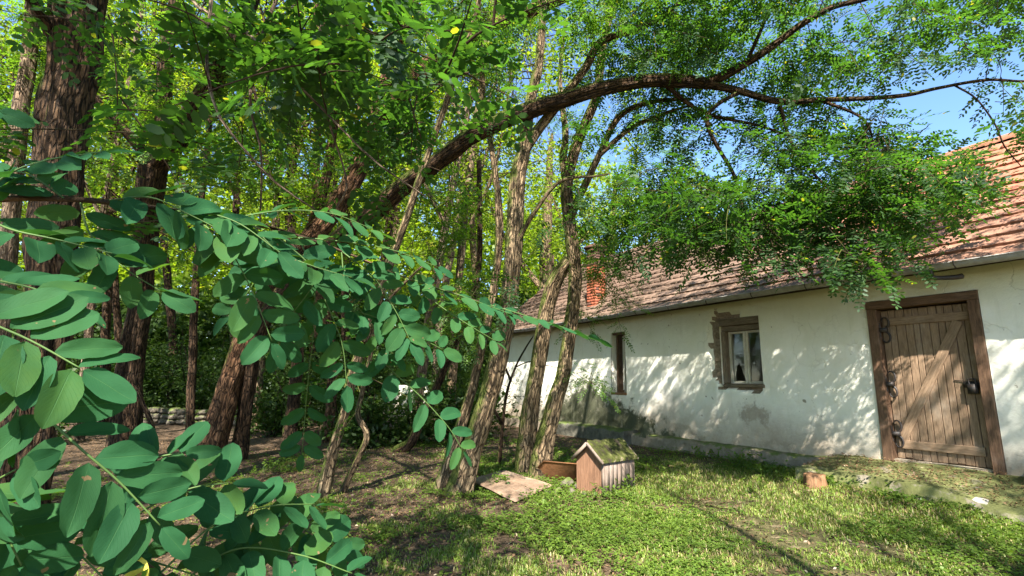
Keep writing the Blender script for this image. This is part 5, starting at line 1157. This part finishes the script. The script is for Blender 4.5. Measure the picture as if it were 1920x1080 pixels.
# ================================================================== FOREGROUND LOCUST BRANCHES
def leaflet_mesh(k):
    nl, nw = 9, 6; s = np.linspace(0, 1, nl + 1); wprof = np.sin(math.pi * np.clip(s, 0.0, 1) ** 0.94) ** 0.44 * 0.5; wprof[0] = 0.02; wprof[-1] = 0.05
    rr = np.random.default_rng(k + 40); asp = [0.46, 0.53, 0.42, 0.58, 0.49][k]; curl = rr.uniform(-0.12, 0.18); fold = rr.uniform(0.02, 0.12); tw = rr.uniform(-0.12, 0.12); V = []; UV = []
    for i, si in enumerate(s):
        for j in range(nw + 1):
            t = j / nw * 2 - 1; x = t * wprof[i] * asp * (1 + 0.04 * rr.normal()); y = si
            z = -fold * 0.5 + fold * abs(t) * wprof[i] * 2 - curl * (si - 0.4) ** 2 * 1.2 + tw * x * si + 0.012 * math.sin(si * 9 + t * 3 + k); V.append((x, y, z)); UV.append((j / nw, si))
    i = np.arange(nl)[:, None] * (nw + 1) + np.arange(nw)[None, :]
    return mesh_np('leaflet', V, np.stack([i, i + 1, i + nw + 2, i + nw + 1], -1).reshape(-1, 4), None, np.array(UV), True, (MAT['leaf_big'],))
LM = [leaflet_mesh(k) for k in range(5)]
fg_count = [0]
def compound(parent, pts, n_pairs, ll, tilt, start=0.12, seed=0, lab=None):
    """one compound leaf: stalk through the points (px, py, depth), leaflets in pairs; tilt mixes facing the viewer with facing the sky"""
    r = np.random.default_rng(seed + 300); P = spline(np.array([at(*p) for p in pts]), 24); mb = MB(); tube(mb, P, np.linspace(0.0014, 0.0007, 24), 6); st = mb.build('compound_leaf', MAT['rachis'], parent, True)
    T = nrm(np.gradient(P, axis=0)); view = nrm(CAM - P.mean(0)); up = nrm(view * tilt + np.array([0, 0, 1.0]) * (1 - tilt) + r.normal(0, 0.08, 3))
    n_pairs = n_pairs + (2 if P[0, 1] < 0.56 else 1); tt = np.linspace(start, 0.97, n_pairs)
    specs = [(t, sg) for t in tt for sg in (1, -1)] + [(1.0, 0)]
    for t, sg in specs:
        i = min(23, int(round(t * 23))); a = T[i]; n = nrm(up - a * (up @ a)); b = np.cross(n, a)
        an = r.normal(1.12, 0.14); dirn = a * math.cos(an) + b * sg * math.sin(an) if sg else a
        n = nrm(n + r.normal(0, 0.30, 3)); dirn = nrm(dirn - np.array([0, 0, 0.10]) + r.normal(0, 0.07, 3)); x = nrm(np.cross(dirn, n)); n = np.cross(x, dirn)
        s = ll * (0.82 if P[0, 1] < 0.56 else 1.08) * r.uniform(0.82, 1.12) * (1 - 0.3 * max(0, t - 0.7) / 0.3 * 0.6) * (0.85 if t < 0.2 else 1); base = P[i] + dirn * 0.003
        o = bpy.data.objects.new('leaflet', LM[r.integers(0, 5)]); COL.objects.link(o); o.parent = st; o.matrix_parent_inverse = Matrix()
        o.matrix_basis = parent_world(st).inverted() @ (frame(base, x, dirn, n) @ Matrix.Diagonal((s, s, s, 1))); fg_count[0] += 1
    return st
def wood_line(parent, pts, r0, r1, name='twig', mat='twig'):
    P = spline(np.array([at(*p) for p in pts]), 30); mb = MB(); tube(mb, P, np.linspace(r0, r1, 30), 8, 0.05, 0.1); return mb.build(name, MAT[mat], parent, True)
# a young locust beside the viewer, its stem just outside the picture
stem_b = np.array([-1.15, 0.35, float(gz(-1.15, 0.35))])
young = thing('young_locust', 'young locust whose big bluish green leaves fill the near left', 'sapling', stem_b)
mb = MB(); Pst = spline(np.array([[*stem_b - [0, 0, .1], 0.022], [-1.12, 0.36, 0.8, 0.018], [-1.0, 0.40, 1.5, 0.013], [-0.95, 0.45, 2.1, 0.006]]), 30); tube(mb, Pst[:, :3], Pst[:, 3], 10, 0.05, 0.1); mb.build('trunk', MAT['twig'], young, True)
def from_stem(i, *pts):
    q = Pst[i, :3] - CAM; z = q @ _f; return [(960 + F_PX * (q @ _R) / z, 540 - F_PX * (q @ _U) / z, z)] + list(pts)
young2 = thing('young_locust', 'slender young locust whose drooping branch of smaller leaflets reaches right past the trunks', 'sapling', (-1.75, 1.0, float(gz(-1.75, 1.0))))
mb = MB(); Ps2 = spline(np.array([[-1.75, 1.0, -0.1, 0.02], [-1.7, 0.95, 0.8, 0.016], [-1.5, 0.85, 1.6, 0.011], [-1.3, 0.8, 2.2, 0.005]]), 30); tube(mb, Ps2[:, :3], Ps2[:, 3], 10, 0.05, 0.1); mb.build('trunk', MAT['twig'], young2, True)
q_ = Ps2[22, :3] - CAM; z_ = q_ @ _f
MAIN = [(960 + F_PX * (q_ @ _R) / z_, 540 - F_PX * (q_ @ _U) / z_, z_), (-260, 400, .70), (-60, 378, .62), (120, 372, .62), (330, 395, .75), (520, 430, .92), (640, 470, 1.02), (760, 520, 1.10), (900, 566, 1.2)]
wood_line(young2, MAIN, 0.006, 0.002)
wood_line(young, from_stem(13, (-300, 760, .48), (-60, 900, .50), (60, 950, .52), (190, 1010, .54), (300, 1075, .56), (380, 1140, .58)), 0.006, 0.002)
wood_line(young, from_stem(16, (-300, 620, .46), (-80, 640, .44), (10, 700, .42)), 0.005, 0.0022)
wood_line(young2, [(520, 430, .92), (585, 500, .95), (625, 580, .98), (690, 650, 1.02)], 0.003, 0.0016)
CL = [  # stalk points, pairs, leaflet length, tilt to the viewer
    ([(5, 690, .42), (70, 765, .42), (150, 840, .42), (225, 905, .43), (300, 985, .44)], 5, .066, .55),
    ([(-110, 560, .40), (-30, 600, .40), (60, 640, .41), (150, 690, .42)], 4, .066, .5),
    ([(-130, 980, .40), (-60, 930, .40), (30, 880, .40)], 3, .064, .6),
    ([(-60, 400, .56), (10, 330, .56), (90, 300, .58), (190, 285, .6)], 5, .060, .30),
    ([(-40, 400, .56), (20, 430, .54), (110, 450, .55), (210, 475, .57)], 5, .060, .40),
    ([(-90, 480, .50), (-20, 520, .48), (60, 540, .47), (120, 565, .47)], 4, .062, .4),
    ([(190, 378, .66), (280, 370, .66), (350, 400, .68), (430, 440, .70)], 5, .056, .45),
    ([(150, 375, .64), (170, 440, .62), (230, 500, .62), (300, 545, .63)], 5, .056, .55),
    ([(350, 398, .76), (420, 455, .74), (470, 540, .74), (510, 640, .75)], 6, .056, .6),
    ([(470, 418, .88), (540, 460, .86), (590, 520, .86), (540, 600, .85), (520, 650, .85)], 6, .054, .55),
    ([(430, 410, .85), (530, 395, .86), (620, 400, .9), (700, 430, .95)], 6, .05, .4),
    ([(560, 445, .94), (660, 455, .96), (740, 470, 1.0), (820, 500, 1.05)], 6, .048, .4),
    ([(690, 650, 1.02), (740, 700, 1.02), (790, 745, 1.03), (840, 800, 1.04), (868, 845, 1.05)], 6, .054, .6),
    ([(620, 575, .98), (690, 590, 1.0), (760, 620, 1.02), (830, 655, 1.05)], 6, .05, .55),
    ([(590, 520, .95), (590, 600, .95), (580, 690, .95), (572, 780, .96), (566, 850, .96)], 7, .046, .6),
    ([(700, 495, 1.06), (790, 530, 1.08), (880, 560, 1.12), (960, 590, 1.16)], 7, .048, .35),
    ([(890, 563, 1.2), (980, 590, 1.22), (1060, 615, 1.26), (1130, 640, 1.3)], 8, .046, .3),
    ([(190, 1010, .54), (290, 945, .55), (360, 915, .56), (430, 905, .58)], 3, .056, .6),
    ([(300, 1075, .56), (400, 985, .60), (500, 950, .62), (590, 945, .66)], 5, .05, .35),
    ([(330, 1100, .58), (440, 1030, .6), (560, 1040, .62), (660, 1075, .64)], 6, .05, .5),
    ([(60, 950, .52), (120, 1010, .50), (170, 1060, .49), (230, 1120, .49)], 4, .056, .6),
    ([(-50, 900, .46), (0, 980, .44), (40, 1060, .44)], 3, .064, .6),
    ([(-140, 150, .55), (-70, 180, .55), (-10, 205, .56)], 3, .056, .4),
    ([(470, 418, .86), (520, 470, .84), (590, 500, .84), (660, 520, .86)], 6, .054, .5),
    ([(330, 396, .74), (390, 400, .72), (450, 420, .72), (520, 470, .73)], 5, .056, .55),
    ([(640, 470, 1.02), (700, 520, 1.0), (740, 580, 1.0), (770, 640, 1.0)], 7, .052, .55),
    ([(760, 520, 1.1), (820, 570, 1.1), (880, 610, 1.1), (930, 640, 1.12)], 6, .048, .45),
    ([(120, 372, .62), (60, 330, .62), (20, 320, .62)], 3, .056, .4),
    ([(190, 1010, .54), (250, 1040, .56), (340, 1070, .57), (430, 1100, .58)], 4, .056, .6),
    ([(400, 985, .62), (470, 1000, .64), (560, 990, .66), (640, 1030, .68)], 6, .05, .5),
    ([(60, 950, .52), (10, 1000, .52), (-30, 1060, .52)], 3, .06, .6),
    ([(225, 905, .50), (290, 860, .52), (340, 850, .53)], 3, .056, .6),
    ([(520, 430, .92), (500, 480, .90), (470, 540, .88), (430, 590, .88)], 6, .052, .5),
    ([(640, 470, 1.02), (650, 540, 1.0), (690, 600, 1.0), (730, 660, 1.0)], 6, .05, .55),
    ([(560, 445, .94), (600, 540, .9), (640, 640, .9), (650, 720, .9)], 7, .05, .55),
]
def leaf_home(pts): return young if pts[0][2] < 0.60 else young2
for k, (pts, npair, ll, tl) in enumerate(CL):
    c_ = compound(leaf_home(pts), pts, npair, ll, tl, seed=k)
ylw = bpy.data.objects.new('leaflet', LM[1].copy()); ylw.data.materials.clear(); ylw.data.materials.append(MAT['leaf_yellow']); COL.objects.link(ylw); c_ = [o for o in young.children if o.name.startswith('compound_leaf')][-1]; ylw.parent = c_; ylw.matrix_parent_inverse = Matrix()
pb_ = at(262, 1045, .52); dy = nrm(at(258, 1090, .52) - pb_); nn = nrm(CAM - pb_); ylw.matrix_basis = parent_world(c_).inverted() @ (frame(pb_, nrm(np.cross(dy, nn)), dy, nn) @ Matrix.Diagonal((0.04, 0.04, 0.04, 1))); ylw['label'] = 'single yellowed leaflet'

# hanging brown twigs and darker leaves that drop from the massive tree's near limb
rt = TREES['big']['root']
for pts in ([(560, -318, 3.5), (430, -100, 2.6), (390, 60, 2.2), (400, 190, 2.0), (450, 270, 1.95), (520, 345, 1.95), (590, 392, 1.95)],
            [(480, -340, 4.0), (330, -120, 2.8), (360, 0, 2.5), (450, 50, 2.3), (530, 130, 2.2), (620, 220, 2.15), (700, 300, 2.1), (800, 370, 2.1)],
            [(620, -300, 3.2), (540, -60, 2.4), (480, 100, 2.25), (470, 200, 2.2), (490, 290, 2.2), (487, 430, 2.2)],
            [(700, -280, 2.9), (640, -100, 2.5), (600, 60, 2.4), (610, 200, 2.4), (650, 340, 2.4), (630, 390, 2.4)],
            [(720, -270, 2.8), (760, -100, 2.5), (730, 40, 2.4), (760, 160, 2.4), (790, 260, 2.4)]):
    P = spline(np.array([at(*p) for p in pts]), 40); mb = MB(); tube(mb, P, np.linspace(0.016, 0.0035, 40), 8, 0.06, 0.15); mb.build('hanging_twig', MAT['bark_pale'] if pts[0][0] != 720 else MAT['twig'], rt, True)
    TREES['big']['anch'] = np.vstack([TREES['big']['anch'], P[8:]]); TREES['big']['rad'] = np.concatenate([TREES['big']['rad'], np.full(32, 0.006)])
foliate('big', blobs([(560, 60, 260, 130, 1.9, 3.0, 26), (660, 180, 190, 170, 1.9, 2.8, 24), (740, 60, 220, 120, 2.0, 3.0, 18), (560, 300, 200, 160, 2.0, 2.8, 16), (330, 60, 180, 120, 2.2, 3.2, 9), (420, 200, 180, 120, 2.2, 3.2, 9)]), 'leaf_near', size=0.34, nleaf=6, L=0.18, pairs=5, ll=0.052, lw=0.027, oval=True)
foliate('big', blobs([(100, -250, 500, 160, 4.4, 7.0, 110), (700, -450, 700, 200, 3.4, 6.4, 120), (-250, 100, 200, 300, 4.0, 6.0, 30)]), 'leaf_mid', size=0.6, nleaf=12, ll=0.055, lw=0.027)

# dead creeper tangle hanging in the foliage over the roof
dv = thing('dead_creeper', 'dry grey brown creeper tangle hanging in the bough over the roof', 'creeper', at(1650, 300, 5.85))
mbT = MB(); n = 150; top_ = np.array([at(1640 + rng.normal(0, 16), 300 + rng.normal(0, 30), 5.8 + rng.normal(0, .06)) for _ in range(n)]); bot = np.array([at(1640 + rng.normal(0, 34), 395 + rng.normal(0, 34), 5.8 + rng.normal(0, .1)) for _ in range(n)])
twigs_mesh(mbT, top_, bot, (top_ + bot) / 2 + rng.normal(0, 0.10, (n, 3)), np.full(n, 0.0035), 0.0018, 4, 7); mbT.build('dry_stems', MAT['bark_pale'], dv)
V = clump_quads(bot * 0.6 + top_ * 0.4, np.full(n, 0.10), 14, 0.028); mb = MB(); mb.add(V, quads_of(V)); mb.build('dry_leaves', MAT['dry'], dv)
# string tied round the stout trunk
ks = at(931, 693, 6.5); mb = MB(); a = np.linspace(0, 2 * math.pi, 25); ct = TREES['stout']; j = np.argmin(((ct['anch'] - ks) ** 2).sum(1)); c0 = ct['anch'][j]; r_ = ct['rad'][j] * 1.12
tube(mb, np.stack([c0[0] + np.cos(a) * r_, c0[1] + np.sin(a) * r_, c0[2] + 0.02 * np.cos(a)], -1), np.full(25, 0.006), 5, cap=False); tag(mb.build('string', MAT['sash_wood'], None), 'pale string tied round the stout orange brown trunk', 'string')

# ================================================================== GROUND COVER
def scatter(n, rmin, rmax, amin=-52, amax=52, power=1.0):
    a = np.radians(rng.uniform(amin, amax, n)); u = rng.random(n); r = (rmin ** (2 - power) + u * (rmax ** (2 - power) - rmin ** (2 - power))) ** (1 / (2 - power)) if power != 2 else rmin * (rmax / rmin) ** u
    return np.sin(a) * r, np.cos(a) * r
def sdist(x, y): return WDIST - (x * WN[0] + y * WN[1])
def uco(x, y): return (x - P0[0]) * WD[0] + (y - P0[1]) * WD[1]
def allowed(x, y):
    s = sdist(x, y); u = uco(x, y); ok = s > np.where((u > 4.7), 0.42, 0.22)
    ok &= ~((u < 0.62) & (s < 1.0 + 0.0 * u)); 
    q = np.stack([x - kc[0], y - kc[1]], -1); a = q @ es[:2]; b = -(q @ ef[:2]); ok &= ~((a > -0.02) & (a < KL + .02) & (b > -0.02) & (b < KW + .02))
    return ok
# grass blades
x, y = scatter(340000, 2.2, 12, power=1.45)
gm = n2(x, y, 0.8, 101) + 0.034 * x - 0.012 * (y - 5) + 0.6 * (n2(x, y, 2.4, 102) - 0.5); gm -= 0.09 * np.clip((y - 8) / 3, 0, 1)
ok = allowed(x, y) & (rng.random(len(x)) < np.clip((gm - 0.47) * 7.0, 0.06, 1.0)) & (x > -3.5 + 0.0 * y)
x, y, gm = x[ok], y[ok], gm[ok]; n = len(x); h = rng.uniform(0.018, 0.055, n) * (0.7 + 0.6 * np.clip((gm - 0.4) * 3, 0, 1)); a = rng.uniform(0, 2 * math.pi, n); ln = rng.uniform(0.2, 0.9, n) * h
z = gz(x, y); B = np.stack([x, y, z - 0.004], -1); wv = np.stack([-np.sin(a), np.cos(a), 0 * a], -1) * (0.0026 + 0.0010 * np.hypot(x, y) / 4)[:, None]; dv_ = np.stack([np.cos(a), np.sin(a), 0 * a], -1)
mid = B + dv_ * (ln * 0.3)[:, None] + np.stack([0 * h, 0 * h, h * 0.62], -1); tip = B + dv_ * ln[:, None] + np.stack([0 * h, 0 * h, h * rng.uniform(0.75, 1, n)], -1)
V = np.stack([B - wv * 0.8, B + wv * 0.8, mid + wv, tip, mid - wv], 1).reshape(-1, 3); i = np.arange(n) * 5
me = mesh_np('grass', V, np.stack([i, i + 1, i + 2, i + 4], -1), np.stack([i + 4, i + 2, i + 3], -1)); gr = obj('grass', me, None, MAT['grass']); tag(gr, 'short patchy grass over the yard', kind='stuff')
# broad-leaved ground cover
x, y = scatter(150000, 2.2, 12, power=1.4); gm = n2(x, y, 0.7, 111) - 0.035 * np.abs(x - 0.3) + 0.7 * (n2(x, y, 2.2, 112) - 0.5) - 0.05 * np.clip((y - 8.5) / 2, 0, 1) - 0.05 * np.clip((-3.2 - x) / 2, 0, 1)
nearwall = np.exp(-((sdist(x, y) - 0.45) / 0.3) ** 2) * (uco(x, y) > 0.6); gm = gm + 0.12 * nearwall
ok = allowed(x, y) & (rng.random(len(x)) < np.clip((gm - 0.40) * 5, 0.06, 1.0)); x, y = x[ok], y[ok]; n = len(x); z = gz(x, y)
hh = rng.uniform(0.012, 0.07, n) * (0.5 + n2(x, y, 1.7, 113)); c3 = np.stack([x, y, z + hh], -1); a0 = rng.uniform(0, 6.28, n); Vs = []
for k in range(3):
    a = a0 + k * 2.09 + rng.normal(0, 0.25, n); el = rng.normal(-0.05, 0.3, n); D = np.stack([np.cos(a) * np.cos(el), np.sin(a) * np.cos(el), np.sin(el)], -1); S = nrm(np.cross(D, np.array([0, 0, 1.0]) + rng.normal(0, 0.25, (n, 3)))); l = rng.uniform(0.011, 0.026, n)[:, None] * (1 + 0.06 * np.hypot(x, y))[:, None]
    Vs.append(np.stack([c3, c3 + D * l * 0.6 + S * l * 0.42, c3 + D * l * 1.05, c3 + D * l * 0.6 - S * l * 0.42], 1))
V = np.concatenate(Vs).reshape(-1, 3); gc = obj('ground_cover', mesh_np('ground_cover', V, quads_of(V)), None, MAT['leaf_cover']); tag(gc, 'low leafy weeds carpeting the yard', kind='stuff')
# leaf litter, on soil and on the slab
x, y = scatter(85000, 2.2, 17, power=1.25); gm = n2(x, y, 0.9, 121) - 0.02 * x; ok = allowed(x, y) & (rng.random(len(x)) < np.clip((gm - 0.26) * 2.2, 0.25, 1)); x, y = x[ok], y[ok]; z = gz(x, y) + 0.006
su, ss = rng.uniform(-3.0, 0.6, 2600), rng.uniform(0.02, 1.0, 2600) ** 0.8; pw = W(su, ss, slab_z(su, ss) + 0.035); x = np.concatenate([x, pw[:, 0]]); y = np.concatenate([y, pw[:, 1]]); z = np.concatenate([z, pw[:, 2]]); n = len(x)
a = rng.uniform(0, 6.28, n); N = nrm(rng.normal(0, 0.35, (n, 3)) + [0, 0, 1.0]); D = nrm(np.cross(N, np.stack([np.cos(a), np.sin(a), 0 * a], -1))); S = np.cross(N, D); l = rng.uniform(0.018, 0.05, n)[:, None]; c3 = np.stack([x, y, z + 0.004], -1)
V = np.stack([c3 - D * l * 0.5, c3 + S * l * 0.26 + N * l * 0.08, c3 + D * l * 0.5, c3 - S * l * 0.26 + N * l * 0.08], 1).reshape(-1, 3); li = obj('leaf_litter', mesh_np('leaf_litter', V, quads_of(V)), None, MAT['dry']); tag(li, 'fallen dry leaves strewn over soil and slab', kind='stuff')
# weeds along the plinth and around things
def weed(px, py, h, n, label, dz=0.0):
    b = gp(px, py); root = thing('weed', label, 'weed', b); bases = np.tile(b, (n, 1)) + rng.normal(0, 0.10, (n, 3)) * [1, 1, 0]; tops = bases + rng.normal(0, 0.10, (n, 3)) * [1, 1, 0] + np.stack([0 * np.arange(n), 0 * np.arange(n), rng.uniform(0.5, 1, n) * h], -1)
    mbT = MB(); P = twigs_mesh(mbT, bases, tops, (bases + tops) / 2 + rng.normal(0, 0.02, (n, 3)), np.full(n, 0.003), 0.0015, 4, 6); mbT.build('stems', MAT['rachis'], root)['kind'] = 'stuff'
    per = 12; t_ = rng.integers(1, 6, (n, per)); q = P[np.arange(n)[:, None], t_].reshape(-1, 3); A = nrm(rng.normal(0, 1, q.shape) * [1, 1, 0.3] + [0, 0, 0.25]); N = nrm(rng.normal(0, 0.3, q.shape) + [0, 0, 1.0]); S = nrm(np.cross(N, A)); l = rng.uniform(0.03, 0.065, len(q))[:, None]
    V = np.stack([q, q + A * l * 0.5 + S * l * 0.33, q + A * l, q + A * l * 0.5 - S * l * 0.33], 1).reshape(-1, 3); mb = MB(); mb.add(V, quads_of(V)); mb.build('leaves', MAT['leaf_cover'], root)
WEEDS = [(1400, 878, .28, 26, 'bushy green weed growing against the plinth left of the stump'), (1440, 890, .2, 18, 'low weed between the plinth and the stump'), (930, 915, .22, 16, 'green weed growing up over the left of the flat board'), (1150, 930, .16, 12, 'small weed at the near corner of the kennel'), (1175, 915, .2, 8, 'weed against the side boards of the kennel'), (1575, 912, .16, 14, 'weed along the slab edge beside the stump'), (1680, 935, .14, 14, 'weed along the front edge of the slab'), (515, 885, .25, 14, 'bright green weed in the leaf litter under the trees'), (1330, 860, .18, 14, 'weed at the plinth below the casement window'), (1905, 935, .2, 22, 'sunlit weed at the right edge of the yard'), (1160, 825, .25, 18, 'dry topped weed on the dark footing behind the kennel'), (620, 975, .2, 18, 'weed at the foot of the slim grey trunk')]
for w_ in WEEDS: weed(*w_)
# sticks and a curled dead leaf
for k, (a_, b_) in enumerate([((770, 1010), (900, 985)), ((1180, 1000), (1250, 985)), ((1560, 1010), (1650, 990)), ((480, 905), (560, 880)), ((1330, 950), (1390, 962))]):
    p, q = gp(*a_, 0.015), gp(*b_, 0.02); mb = MB(); Ps = spline(np.array([p, (p + q) / 2 + rng.normal(0, 0.02, 3) * [1, 1, 0.2], q]), 12); tube(mb, Ps, np.linspace(0.009, 0.004, 12), 6, 0.1, 0.3); tag(mb.build('fallen_stick', MAT['twig'], None), ['fallen stick among weeds in the nearest ground cover', 'fallen stick on the grass right in front of the kennel', 'fallen stick on the patchy lawn below the door slab', 'fallen stick on leaf litter under the leaning reddish trunk', 'fallen stick on grass between kennel and stump'][k], 'stick', 'fallen sticks on the yard')
print('foreground leaflets', fg_count[0], 'objects', len(bpy.data.objects), 'tris', sum(len(o.data.loops) - 2 * len(o.data.polygons) for o in bpy.data.objects if o.type == 'MESH'))
